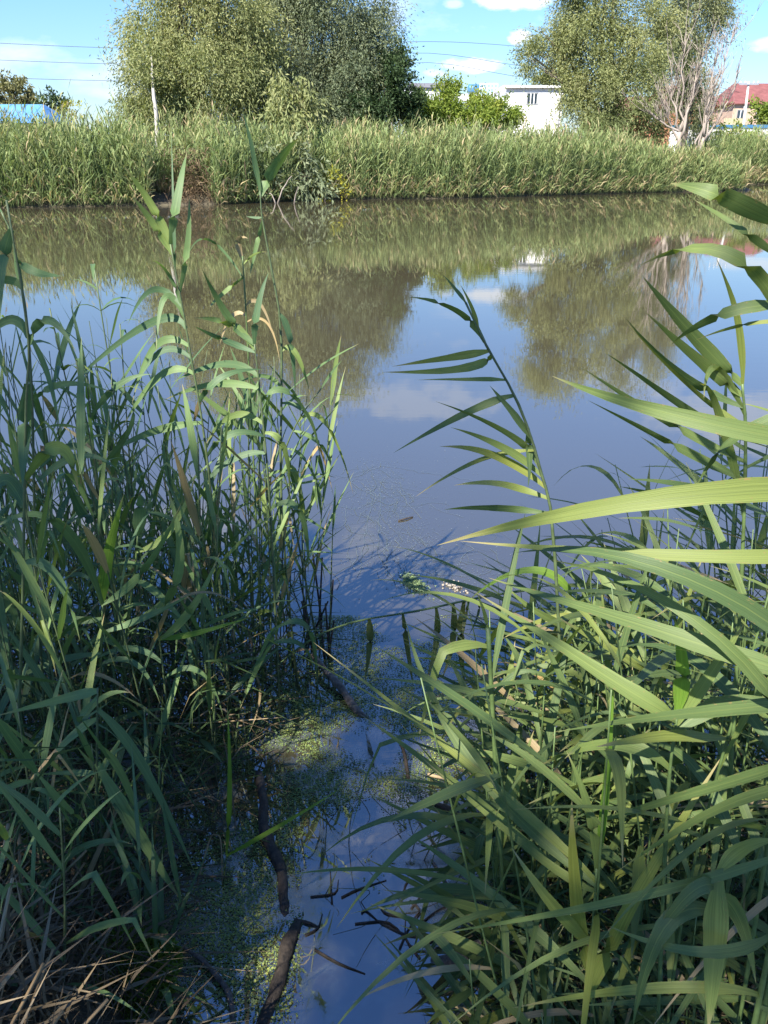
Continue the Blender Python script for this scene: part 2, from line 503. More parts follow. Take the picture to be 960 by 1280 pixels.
M['far_reed'] = foliage_mat("far_reed_leaves", [(0.0, (0.08, 0.115, 0.045)), (0.35, (0.145, 0.200, 0.078)), (0.75, (0.235, 0.270, 0.115)), (0.92, (0.34, 0.30, 0.16)), (1.0, (0.36, 0.28, 0.17))], 0.25)
M['dry_reed'] = foliage_mat("dry_reed_leaves", [(0.0, (0.06, 0.042, 0.028)), (0.6, (0.135, 0.092, 0.055)), (1.0, (0.26, 0.20, 0.11))], 0.15)
M['willow_gold'] = foliage_mat("willow_leaves_yellow_green", [(0, (0.105, 0.13, 0.055)), (0.5, (0.20, 0.225, 0.095)), (1, (0.31, 0.31, 0.145))], 0.28)
M['willow_silver'] = foliage_mat("willow_leaves_silver_green", [(0, (0.085, 0.115, 0.068)), (0.5, (0.165, 0.195, 0.112)), (1, (0.26, 0.28, 0.17))], 0.25)
M['willow_grey'] = foliage_mat("willow_leaves_grey_green", [(0, (0.09, 0.115, 0.06)), (0.5, (0.175, 0.20, 0.10)), (1, (0.27, 0.28, 0.15))], 0.25)
M['dark_leaf'] = foliage_mat("shrub_leaves_dark", [(0, (0.022, 0.042, 0.020)), (0.6, (0.045, 0.075, 0.030)), (1, (0.075, 0.105, 0.045))], 0.2)
M['lime_leaf'] = foliage_mat("shrub_leaves_lime", [(0, (0.085, 0.13, 0.025)), (0.5, (0.16, 0.22, 0.040)), (1, (0.27, 0.29, 0.06))], 0.32)
M['yellow_leaf'] = foliage_mat("shrub_leaves_yellow", [(0, (0.17, 0.19, 0.02)), (0.5, (0.27, 0.27, 0.03)), (1, (0.36, 0.33, 0.05))], 0.35)
M['brown_leaf'] = foliage_mat("tree_leaves_olive_brown", [(0, (0.10, 0.11, 0.05)), (0.6, (0.18, 0.175, 0.08)), (1, (0.25, 0.22, 0.12))], 0.22)
M['shade_leaf'] = foliage_mat("broad_tree_leaves", [(0, (0.04, 0.08, 0.02)), (1, (0.08, 0.13, 0.03))], 0.2)
M['duckweed'] = foliage_mat("duckweed_fronds", [(0, (0.075, 0.11, 0.05)), (0.55, (0.15, 0.20, 0.06)), (1, (0.34, 0.34, 0.08))], 0.1, 0.5)
M['moss'] = foliage_mat("moss_leaves", [(0, (0.08, 0.13, 0.02)), (0.6, (0.15, 0.21, 0.03)), (1, (0.26, 0.30, 0.04))], 0.2)
M['algae'] = foliage_mat("algae_scum", [(0, (0.07, 0.095, 0.11)), (0.8, (0.12, 0.145, 0.16)), (1, (0.22, 0.25, 0.26))], 0.1, 0.5)
M['green_algae'] = foliage_mat("green_algae", [(0, (0.14, 0.20, 0.09)), (1, (0.26, 0.34, 0.16))], 0.1)
M['bark'] = bark_mat("tree_bark", (0.07, 0.055, 0.04), (0.22, 0.18, 0.14), 4)
M['bark_pale'] = bark_mat("pale_bark", (0.34, 0.31, 0.27), (0.60, 0.57, 0.52), 3)
M['bark_dead'] = bark_mat("dead_bark", (0.17, 0.14, 0.115), (0.38, 0.32, 0.27), 3)
M['log'] = bark_mat("wet_log_bark", (0.010, 0.008, 0.006), (0.085, 0.064, 0.046), 48, (1, 1, 1))
M['log_grey'] = bark_mat("grey_log_bark", (0.035, 0.028, 0.022), (0.24, 0.19, 0.15), 48, (1, 1, 1))
M['wall_white'] = plain_mat("white_plaster", (0.78, 0.77, 0.75), 0.85, 0.2, 0.05, 0.6)
M['wall_grey'] = plain_mat("grey_plaster", (0.46, 0.47, 0.48), 0.85, 0.2, 0.12, 0.6)
M['roof_pale'] = plain_mat("pale_sheet_roof", (0.62, 0.62, 0.62), 0.5, 0.4, 0.08, 0.5)
M['roof_blue'] = plain_mat("blue_sheet_roof", (0.10, 0.25, 0.50), 0.42, 0.5, 0.08, 0.5)
M['trim_blue'] = plain_mat("blue_trim", (0.05, 0.16, 0.30), 0.5, 0.4, 0.1, 1)
M['roof_red'] = plain_mat("red_tile_roof", (0.17, 0.065, 0.06), 0.7, 0.3, 0.25, 1.2)
M['roof_dark'] = plain_mat("dark_felt_roof", (0.14, 0.14, 0.15), 0.8, 0.2, 0.2, 1.2)
M['brick'] = plain_mat("orange_brick", (0.40, 0.19, 0.11), 0.85, 0.2, 0.2, 1.5)
M['brick_pale'] = plain_mat("pale_brick", (0.45, 0.33, 0.25), 0.85, 0.2, 0.2, 1.5)
M['concrete'] = plain_mat("concrete", (0.46, 0.45, 0.42), 0.85, 0.2, 0.12, 3)
M['metal'] = plain_mat("galvanised_metal", (0.42, 0.43, 0.44), 0.4, 0.5, 0.12, 4, metallic=0.5)
M['wire'] = plain_mat("cable", (0.06, 0.06, 0.065), 0.6, 0.3, 0.1, 1)
M['frame_white'] = plain_mat("white_frame", (0.75, 0.76, 0.78), 0.5, 0.4, 0.05, 3)
M['glass'] = glass_mat("window_glass", (0.03, 0.045, 0.06))
M['fence_wood'] = plain_mat("fence_wood", (0.42, 0.38, 0.24), 0.8, 0.2, 0.2, 5)
M['foam'] = plain_mat("pale_foam", (0.26, 0.23, 0.19), 0.8, 0.2, 0.15, 60)

# ------------------------------------------------------------------ ground and water
SHORE = [(-900, 30), (-60, 34), (-24.0, 37.5), (-18.5, 39.0), (-9.5, 41.5), (-3.8, 46.5), (4.6, 49.0), (12.5, 54.0), (17.5, 57.0),
         (24.0, 59.5), (27.5, 62.0), (28.6, 74.0), (34, 76), (60, 80), (900, 90)]
NEAR = [(-900, 2.5), (-6, 2.6), (-2.2, 2.3), (-1.15, 1.95), (-0.75, 1.72), (-0.42, 1.18), (-0.1, 0.95), (0.35, 0.95), (0.7, 1.15), (1.3, 1.45), (3, 1.9), (8, 2.2), (900, 2.0)]

def interp(tab, x):
    return float(np.interp(x, [a for a, b in tab], [b for a, b in tab]))

def ground_z(x, y):
    ys, yn = interp(SHORE, x), interp(NEAR, x)
    n_ = mnoise.noise(Vector((x * 0.9, y * 0.9, 0.3))) * 0.05 + mnoise.noise(Vector((x * 4, y * 4, 1.3))) * 0.02
    if y > (ys + yn) / 2:
        s = y - ys
        z = -0.7 + 1.0 / (1 + math.exp(-s * 2.0)) * 1.35 + max(0, min(s - 2, 40)) * 0.012
        return z + n_
    s = yn - y
    z = -0.45 + 0.55 / (1 + math.exp(-s * 7)) + 0.48 * (1 / (1 + math.exp(-(s - 0.55) * 6)))
    return z + n_

def build_ground():
    xs = list(np.concatenate([[-900, -500, -250, -140, -90], np.arange(-64, -5, 2.5), np.arange(-5, 4, 0.15), np.arange(4, 66, 2.5), [90, 140, 250, 500, 900]]))
    ys = list(np.concatenate([[-700, -300, -120, -50, -25, -14, -8, -5], np.arange(-3.5, 4, 0.14), np.arange(4, 30, 3.0), np.arange(30, 96, 1.1), [105, 120, 150, 200, 300, 500, 900, 1600]]))
    nx = len(xs)
    V = [(x, y, ground_z(x, y)) for y in ys for x in xs]
    F = [(j * nx + i, j * nx + i + 1, (j + 1) * nx + i + 1, (j + 1) * nx + i) for j in range(len(ys) - 1) for i in range(nx - 1)]
    tag(pymesh("ground", V, F, M['ground']), kind='structure')
build_ground()
tag(pymesh("water", [(-880, -2, 0), (880, -2, 0), (880, 95, 0), (-880, 95, 0)], [(0, 1, 2, 3)], M['water']), kind='structure')

# ------------------------------------------------------------------ far reed beds
def reed_bed(name, label, line, depth, hgt, dens, mat, seed, dry_base=0.0):
    """Tall reeds in a strip behind a shore line (list of points)."""
    g = np.random.default_rng(seed)
    Ps = []
    pts = [np.array(p[:2]) for p in line]
    for a, b in zip(pts[:-1], pts[1:]):
        ln = np.linalg.norm(b - a)
        nrm2 = np.array([-(b - a)[1], (b - a)[0]]) / ln
        if nrm2[1] < 0: nrm2 = -nrm2
        k = int(ln * depth * dens)
        u = g.random(k)
        d = g.random(k) ** 2.0 * depth
        Ps.append(a + np.outer(u, b - a) + np.outer(d - 0.35 + 0.5 * g.random(k), nrm2))
    P = np.concatenate(Ps)
    n = len(P)
    clump = np.array([mnoise.noise(Vector((x * 0.22, y * 0.3, seed))) * 0.45 + mnoise.noise(Vector((x * 0.7, y * 0.7, seed))) * 0.5 + mnoise.noise(Vector((x * 2.1, y * 2.1, seed))) * 0.35 for x, y in P])
    H = hgt * (0.72 + 0.28 * g.random(n) ** 2.5 + 0.48 * clump) * np.where(g.random(n) < .035, 1.22, 1)
    z0 = np.maximum(-0.05, np.array([ground_z(x, y) for x, y in P]) - 0.05)
    base = np.column_stack([P, z0])
    lean = g.normal(size=(n, 3)) * 0.09 + np.column_stack([clump * 0.22 + 0.05, np.zeros(n) - 0.05, np.zeros(n)])
    lean[:, 2] = 1
    top = base + nrm(lean) * H[:, None]
    parts, tints = [], []
    V, Q = diamonds(base, top - base, H, 0.03, side=np.tile([0.3, 1, 0], (n, 1)))
    parts.append((V, Q)); tints.append(np.clip(0.45 + g.normal(size=n) * 0.15, 0, 1))
    NL = 11
    for k in range(NL):
        f = 0.02 + 0.96 * (k + g.random(n)) / NL
        p = base + (top - base) * f[:, None]
        az = g.random(n) * 2 * math.pi
        up = 0.9 + 1.3 * f ** 2 + g.random(n) * 1.0
        D = np.column_stack([np.cos(az) + 0.15, np.sin(az), up])
        ll = (0.62 + 0.55 * g.random(n)) * (1.0 - 0.2 * f)
        V, Q = diamonds(p, D, ll, 0.048 + 0.030 * g.random(n), droop=0.15 + 0.65 * g.random(n) ** 1.5)
        parts.append((V, Q))
        t = 0.50 + 0.65 * clump + g.normal(size=n) * 0.17 + 0.10 * (f - 0.5)
        t = np.where((f < 0.35) & (g.random(n) < 0.25 + dry_base), 0.93 + 0.07 * g.random(n), t)
        tints.append(np.clip(t, 0, 1))
    V, Q = join_vq(parts)
    o = npmesh(name, V, Q, mat, np.concatenate(tints))
    tag(o, label, "reeds", kind='stuff')
    return o

reed_bed("reed_bed", "tall sunlit reed bed along the far bank left of the dark gap", [(-27, 37.0), (-24.0, 37.5), (-18.5, 39.0), (-11.6, 41.0)], 7, 3.6, 30, M['far_reed'], 1)
reed_bed("reed_bed", "tall pale reed bed along the far bank below the white building", [(-8.6, 42.0), (-3.8, 46.5), (4.6, 49.0), (12.5, 54.0), (15.0, 55.5)], 8, 3.5, 24, M['far_reed'], 2, 0.1)
reed_bed("reed_bed", "lower stretch of green reeds sloping down below the tall bright willow", [(14.6, 55.3), (18.6, 57.4)], 8, 3.0, 24, M['far_reed'], 6, 0.1)
reed_bed("reed_bed", "low green reeds below the drooping foot of the bright willow", [(18.3, 57.2), (22.6, 59.3)], 7, 2.35, 26, M['far_reed'], 7)
reed_bed("reed_bed", "low green reeds running out in front of the bare tree", [(22.2, 58.9), (24.0, 59.5), (26.3, 61.3)], 4, 1.6, 28, M['far_reed'], 3)
reed_bed("reed_bed", "brown-footed reed bed on the far right bank beyond the bare tree", [(28.2, 74.0), (34, 76), (46, 78)], 5, 4.3, 24, M['far_reed'], 4, 0.45)

# ------------------------------------------------------------------ trees
def limb_path(a, b, bend, n=7):
    a, b = Vector(a), Vector(b)
    m = (a + b) / 2 + Vector(bend)
    pts = []
    for i in range(n):
        t = i / (n - 1)
        p = a * (1 - t) ** 2 + m * 2 * t * (1 - t) + b * t * t
        if 0 < i < n - 1:
            p += Vector((R.gauss(0, 1), R.gauss(0, 1), R.gauss(0, 0.5))) * (b - a).length * 0.018
        pts.append(p)
    return pts

def make_tree(name, label, base, lobes, mat, bark, trunk_r, leaf=(0.3, 0.075), per_area=26, weep=0.0, seed=0, cat="tree", group=None,
              fork=0.35, extra_tint=0.0, strand=10, clumps=.55):
    """Trunk with limbs reaching each lobe; crown of leaf faces on twigs spread through the lobes.
    lobes: (centre, (rx, ry, rz), tint shift; on the willows it paints lit tops and shaded feet)."""
    g = np.random.default_rng(seed)
    base = Vector(base)
    root = empty(name, base, label, cat, group)
    zs = [c[2] for c, r_, t_ in lobes]
    cx = sum(c[0] for c, r_, t_ in lobes) / len(lobes); cy = sum(c[1] for c, r_, t_ in lobes) / len(lobes)
    topz = base.z + (max(zs) - base.z) * 0.85
    crown_mid = Vector((cx * 0.6 + base.x * 0.4, cy * 0.6 + base.y * 0.4, topz))
    tp = limb_path(base - Vector((0, 0, 0.3)), crown_mid, (R.uniform(-.4, .4), 0, 0), 10)
    v, f = tube(tp, [trunk_r * (1.25 if i == 0 else 1.0) * (1 - 0.8 * i / 9) for i in range(10)], 8, jitter=0.06)
    pymesh("trunk", v, f, bark, root, base)
    parts, tints = [], []
    limbs = []
    for c, rr, tsh in lobes:
        c = Vector(c)
        rr = tuple(q * .86 for q in rr)
        k = min(8, max(2, int(10 * fork * (0.5 + 0.6 * R.random()))))
        s = tp[k]
        lp = limb_path(s, c, (0, 0, (c - s).length * 0.12), 7)
        lr = trunk_r * 0.42
        limbs.append(tube(lp, [lr * (1 - 0.8 * i / 6) for i in range(7)], 6))
        for q in range(4):
            e = c + Vector((R.uniform(-1, 1) * rr[0], R.uniform(-1, 1) * rr[1], R.uniform(-.5, 1) * rr[2])) * 0.75
            limbs.append(tube(limb_path(lp[3 + q % 3], e, (0, 0, 0.2), 5), [lr * 0.4 * (1 - 0.8 * i / 4) for i in range(5)], 4))
        area = 4 * math.pi * ((rr[0] * rr[1] + rr[0] * rr[2] + rr[1] * rr[2]) / 3)
        ns = int(area * per_area / strand)
        # boughs: strands gather in clumps, with gaps between that show the inside of the crown or the sky
        nc = max(8, int(area * clumps))
        d = nrm(g.normal(size=(nc, 3)))
        rad_ = (0.45 + 0.6 * g.random(nc) ** 0.6)[:, None]
        sw = np.array([0.86 + 0.45 * mnoise.noise(Vector(tuple(x * 1.9)) + Vector((seed * 3.1, c.x, c.z))) + 0.25 * mnoise.noise(Vector(tuple(x * 5)) + Vector((c.x, seed, c.z))) for x in d])
        PC = np.array(c) + d * np.array(rr) * rad_ * sw[:, None] * 1.08
        hole = np.array([mnoise.noise(Vector(tuple(x * (.55 if weep else 1.1))) + Vector((0, 0, seed))) for x in PC]) > (-.26 if weep else -.8)
        if hole.sum() > 4: PC, d = PC[hole], d[hole]
        nc = len(PC)
        ci = g.integers(0, nc, ns)
        csz = 0.34 * (np.mean(rr) / 2.5) ** .5
        P0 = PC[ci] + g.normal(size=(ns, 3)) * np.array([csz, csz, csz * .8])
        d = d[ci]
        ctint = g.normal(size=nc) * .12
        tz = 0.5 + tsh + extra_tint  # lobe shift paints willow tops sunlit and lower boughs shaded
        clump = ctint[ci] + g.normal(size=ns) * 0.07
        sd_ = nrm(d * (1 - weep) * 0.9 + g.normal(size=(ns, 3)) * 0.45 + np.array([0, 0, 0.25 - 1.35 * weep]))
        sl = (0.7 + 0.9 * g.random(ns)) * (1 + 1.3 * weep) * (np.mean(rr) / 3.0) ** 0.5
        for j in range(strand):
            u = (j + g.random(ns)) / strand
            P = P0 + sd_ * (u * sl)[:, None]
            P[:, 2] -= weep * 0.5 * (u * sl) ** 2 * 0.45
            P += g.normal(size=(ns, 3)) * 0.10
            D = sd_ * (0.5 + weep) + g.normal(size=(ns, 3)) * 0.75 + np.array([0, 0, -0.5 * weep])
            V, Q = diamonds(P, D, leaf[0] * (0.65 + 0.7 * g.random(ns)), leaf[1] * (0.7 + 0.6 * g.random(ns)))
            parts.append((V, Q))
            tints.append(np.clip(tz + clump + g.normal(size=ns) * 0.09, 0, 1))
    v, f = merge(limbs)
    pymesh("limbs", v, f, bark, root, base)
    V, Q = join_vq(parts)
    npmesh("crown", V, Q, mat, np.concatenate(tints), root, base)
    return root

def lobe(px, py, Y, rpx, rpy, t=0.0, ry=None):
    """A crown lobe centred where the photograph shows it, radii in photograph pixels."""
    c = at(px, py, Y)
    s = Y / ray(px, py).y / FPX
    rx, rz = rpx * s, rpy * s
    return (tuple(c), (rx, ry if ry else (rx + rz) / 2 * 0.9, rz), t)

def ground_at(px, Y):
    p = at(px, 200, Y)
    return Vector((p.x, p.y, ground_z(p.x, p.y)))

# large weeping willows at left
make_tree("willow_tree", "yellow-green weeping willow with a drooping sunlit crown, leftmost of the tall trees", ground_at(235, 52),
          [lobe(185, 45, 52, 45, 50, 0.15), lobe(240, 20, 52, 60, 65, 0.2), lobe(215, 95, 51, 55, 50, 0.05), lobe(262, 80, 51, 50, 60, 0.1),
           lobe(235, -55, 52, 65, 60, 0.15), lobe(165, 105, 52, 18, 40, -0.05), lobe(205, 130, 51, 50, 26, -0.05), lobe(290, 10, 52, 42, 55, 0.2), lobe(310, 60, 52, 35, 50, 0.0)],
          M['willow_gold'], M['bark'], 0.38, leaf=(0.215, 0.058), per_area=230, weep=0.75, seed=21, group="tall trees on the far bank")
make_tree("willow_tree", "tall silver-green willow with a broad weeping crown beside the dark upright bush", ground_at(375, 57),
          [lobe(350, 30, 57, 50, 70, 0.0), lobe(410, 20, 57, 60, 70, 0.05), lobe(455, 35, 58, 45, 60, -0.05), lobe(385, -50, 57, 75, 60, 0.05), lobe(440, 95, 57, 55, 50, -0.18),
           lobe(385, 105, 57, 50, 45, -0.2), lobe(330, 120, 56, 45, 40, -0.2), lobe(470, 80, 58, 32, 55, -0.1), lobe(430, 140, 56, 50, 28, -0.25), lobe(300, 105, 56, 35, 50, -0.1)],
          M['willow_silver'], M['bark'], 0.42, leaf=(0.215, 0.058), per_area=230, weep=0.7, seed=22, group="tall trees on the far bank")
make_tree("willow_tree", "small pale weeping willow standing in front of the silver-green willow", ground_at(362, 47.5),
          [lobe(362, 100, 47.5, 22, 22, 0.15), lobe(352, 125, 47.5, 16, 26, 0.1), lobe(375, 128, 47.5, 16, 28, 0.1), lobe(362, 145, 47, 24, 20, 0.0)],
          M['willow_gold'], M['bark'], 0.12, leaf=(0.30, 0.09), per_area=140, weep=0.85, seed=23)
make_tree("dark_shrub", "dark green upright bush at the right foot of the silver willow", ground_at(488, 56),
          [lobe(485, 125, 56, 30, 38, 0), lobe(470, 145, 55.5, 32, 24, 0), lobe(497, 95, 56, 14, 30, 0.05), lobe(508, 140, 56, 20, 25, 0), lobe(455, 150, 55, 25, 20, 0)],
          M['dark_leaf'], M['bark'], 0.14, leaf=(0.20, 0.10), per_area=190, weep=0.0, seed=24, cat="shrub")

def birch():
    b = ground_at(194, 48.5)
    root = empty("birch_tree", b, "slim white birch trunk showing below the yellow-green willow", "tree")
    pts = [b - Vector((0, 0, .2)), at(196, 150, 48.5), at(192, 118, 48.5), at(189, 70, 49)]
    v, f = tube(smoothpoly(pts, 9), [0.16 - 0.012 * i for i in range(9)], 8, jitter=0.05)
    pymesh("trunk", v, f, M['bark_pale'], root, b)
    c = [lobe(186, 80, 49, 26, 26), lobe(200, 100, 49, 22, 14)]
    g = np.random.default_rng(3)
    P = np.concatenate([np.array(cc) + nrm(g.normal(size=(1300, 3))) * np.array(rr) * g.random((1300, 1)) ** .4 for cc, rr, t in c])
    V, Q = diamonds(P, g.normal(size=P.shape) + np.array([0, 0, -.8]), 0.17, 0.08)
    npmesh("crown", V, Q, M['willow_gold'], np.clip(0.5 + g.normal(size=len(P)) * .2, 0, 1), root, b)
birch()

# right-hand trees
make_tree("willow_tree", "tall bright yellow-green willow right of the white building", ground_at(765, 66),
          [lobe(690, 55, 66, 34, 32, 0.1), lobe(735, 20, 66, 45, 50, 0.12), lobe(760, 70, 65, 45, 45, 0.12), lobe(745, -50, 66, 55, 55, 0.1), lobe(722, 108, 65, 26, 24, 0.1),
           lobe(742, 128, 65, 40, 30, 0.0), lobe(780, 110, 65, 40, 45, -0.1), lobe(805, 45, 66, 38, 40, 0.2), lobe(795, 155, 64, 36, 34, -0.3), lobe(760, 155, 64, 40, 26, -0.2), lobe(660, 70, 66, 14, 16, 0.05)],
          M['willow_gold'], M['bark'], 0.4, leaf=(0.235, 0.064), per_area=200, weep=0.5, seed=25, group="tall trees on the far bank")
make_tree("willow_tree", "grey-green tall willow behind the bare tree at right", ground_at(850, 74),
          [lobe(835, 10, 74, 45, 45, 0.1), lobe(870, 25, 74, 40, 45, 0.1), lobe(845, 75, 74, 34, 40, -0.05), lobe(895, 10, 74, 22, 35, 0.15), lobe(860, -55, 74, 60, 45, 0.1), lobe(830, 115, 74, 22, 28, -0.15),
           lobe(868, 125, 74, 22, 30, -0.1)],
          M['willow_grey'], M['bark'], 0.36, leaf=(0.25, 0.064), per_area=130, weep=0.65, seed=26, group="tall trees on the far bank")
make_tree("lime_shrub", "sprawling lime-green bush in front of the white building", ground_at(580, 62),
          [lobe(535, 132, 62, 38, 27, 0.0), lobe(578, 133, 62, 34, 23, 0.1), lobe(616, 146, 61, 30, 18, 0.1), lobe(600, 150, 61, 50, 16, 0.05), lobe(550, 150, 61, 40, 18, 0), lobe(641, 154, 61, 14, 12, 0.1), lobe(515, 140, 61, 22, 24, 0)],
          M['lime_leaf'], M['bark'], 0.1, leaf=(0.20, 0.10), per_area=190, seed=27, cat="shrub")
make_tree("round_tree", "olive-brown round treetop behind the blue roof at left", ground_at(15, 105),
          [lobe(18, 118, 105, 22, 22, 0), lobe(-5, 122, 105, 22, 18, 0), lobe(32, 130, 105, 12, 12, 0)], M['brown_leaf'], M['bark'], 0.25, leaf=(0.40, 0.2), per_area=50, seed=28)
make_tree("dark_tree", "small dark green tree between the blue roof and the yellow bush", ground_at(64, 80),
          [lobe(60, 128, 80, 11, 13, 0), lobe(73, 132, 80, 11, 12, 0), lobe(64, 140, 80, 14, 10, 0)], M['dark_leaf'], M['bark'], 0.15, leaf=(0.34, 0.17), per_area=60, seed=29)
make_tree("yellow_bush", "small bright yellow bush rising above the left reeds", ground_at(80, 60),
          [lobe(78, 138, 60, 11, 9, 0), lobe(92, 137, 60, 6, 12, 0.2)], M['yellow_leaf'], M['bark'], 0.06, leaf=(0.2, 0.1), per_area=34, seed=30, cat="shrub")
make_tree("shore_bush", "little yellow-green bush at the water's edge beside the dark gap", Vector((-3.3, 46.0, 0.1)),
          [((-3.2, 45.9, 0.7), (0.7, 0.6, 0.55), 0.0), ((-2.6, 46.2, 1.0), (0.5, 0.5, 0.5), 0.1)], M['yellow_leaf'], M['bark'], 0.04, leaf=(0.14, 0.07), per_area=90, seed=31, cat="shrub")
make_tree("garden_bush", "bushy green shrub in front of the white wall at far right", ground_at(912, 84),
          [lobe(905, 172, 84, 16, 10, 0), lobe(925, 170, 84, 18, 12, 0.05), lobe(940, 178, 84, 16, 10, 0)], M['lime_leaf'], M['bark'], 0.07, leaf=(0.34, 0.16), per_area=60, seed=32, cat="shrub")
make_tree("garden_tree", "leafy green tree beside the red-roofed house at the right edge", ground_at(952, 105),
          [lobe(945, 143, 105, 20, 12, 0), lobe(965, 140, 105, 20, 15, 0.05)], M['lime_leaf'], M['bark'], 0.1, leaf=(0.40, 0.2), per_area=50, seed=33)
make_tree("garden_tree", "dull green treetop peeping over the white building beside the tall willow", ground_at(680, 110),
          [lobe(678, 105, 110, 16, 12, 0), lobe(695, 100, 110, 14, 12, 0)], M['willow_gold'], M['bark'], 0.2, leaf=(0.40, 0.2), per_area=50, seed=34)
make_tree("edge_tree", "dark green tree standing behind the bare tree beside the red roofs", ground_at(872, 90),
          [lobe(872, 120, 90, 20, 26, 0), lobe(880, 145, 90, 22, 18, 0), lobe(862, 150, 90, 16, 16, 0)], M['brown_leaf'], M['bark'], 0.16, leaf=(0.36, 0.15), per_area=30, seed=35)

def bare_tree(name, label, base, tips, r0, seed, trunk_top):
    """Leafless tree: several leaning stems, each forking into fine upright twigs."""
    rr = random.Random(seed)
    root = empty(name, base, label, "tree", "bare trees")
    tp = smoothpoly([base - Vector((0, 0, .3)), base.lerp(trunk_top, .5) + Vector((rr.uniform(-.1, .1), 0, 0)), trunk_top], 6)
    v, f = tube(tp, [r0 * (1 - .07 * i) for i in range(6)], 8, jitter=.08)
    pymesh("trunk", v, f, M['bark_dead'], root, base)
    for tip in tips:
        s = tp[rr.randint(3, 5)]
        lp = limb_path(s, tip, ((tip.x - s.x) * .18, 0, -(tip - s).length * .05), 9)
        parts = [tube(lp, [r0 * .42 * (1 - .86 * i / 8) for i in range(9)], 6)]
        for k in range(15):
            q = lp[rr.randint(2, 7)]
            d = (tip - s).normalized() * .8 + Vector((rr.gauss(0, .42), rr.gauss(0, .42), .55))
            ln = rr.uniform(.9, 2.4)
            e = q + d.normalized() * ln
            tw = limb_path(q, e, (0, 0, -.12 * ln), 5)
            parts.append(tube(tw, [.030 * (1 - .75 * i / 4) for i in range(5)], 4))
            for j in range(3):
                q2 = tw[rr.randint(1, 4)]
                e2 = q2 + (d.normalized() + Vector((rr.gauss(0, .4), rr.gauss(0, .4), .3))).normalized() * rr.uniform(.4, 1.0)
                parts.append(tube(limb_path(q2, e2, (0, 0, 0), 3), [.017, .013, .008], 3))
        v, f = merge(parts)
        pymesh("branch", v, f, M['bark_dead'], root, base)
    return root

bare_tree("bare_tree", "pale leafless tree with upright twigs, its thick trunk left of the leaning one", ground_at(847, 62) - Vector((0, 0, .1)),
          [at(858, 40, 62), at(828, 118, 62), at(880, 55, 62), at(838, 75, 62), at(815, 140, 62), at(872, 95, 62)], 0.24, 5, at(850, 165, 62))
bare_tree("bare_tree", "pale leafless tree leaning right over the water, its twigs against the blue sky", ground_at(862, 61.5) - Vector((0, 0, .1)),
          [at(918, 30, 61.5), at(905, 60, 61.5), at(890, 90, 61.5), at(926, 85, 61.5), at(898, 40, 61.5)], 0.2, 6, at(880, 172, 61.5))

# ------------------------------------------------------------------ buildings
def part(name, vf, mat, parent, origin, smooth=False):
    return pymesh(name, vf[0], vf[1], mat, parent, origin, smooth)

def window(parent, org, x0, x1, z0, z1, yf, bars):
    """A window on a wall whose outer face is at y = yf: recessed panes, frame bars proud of the wall."""
    w = part("window", merge([box(x0 - .07, x0, yf - .05, yf + .02, z0 - .07, z1 + .07), box(x1, x1 + .07, yf - .05, yf + .02, z0 - .07, z1 + .07),
                              box(x0, x1, yf - .05, yf + .02, z1, z1 + .07), box(x0, x1, yf - .05, yf + .02, z0 - .07, z0)]), M['metal'], parent, org)
    n = bars + 1
    for i in range(n):
        a, b = x0 + (x1 - x0) * i / n, x0 + (x1 - x0) * (i + 1) / n
        part("pane", box(a + .05, b - .05, yf - .02, yf + .01, z0 + .02, z1 - .02), M['glass'], w, org)
        if i:
            part("window_bar", box(a - .05, a + .05, yf - .055, yf + .015, z0, z1), M['frame_white'], w, org)
    return w

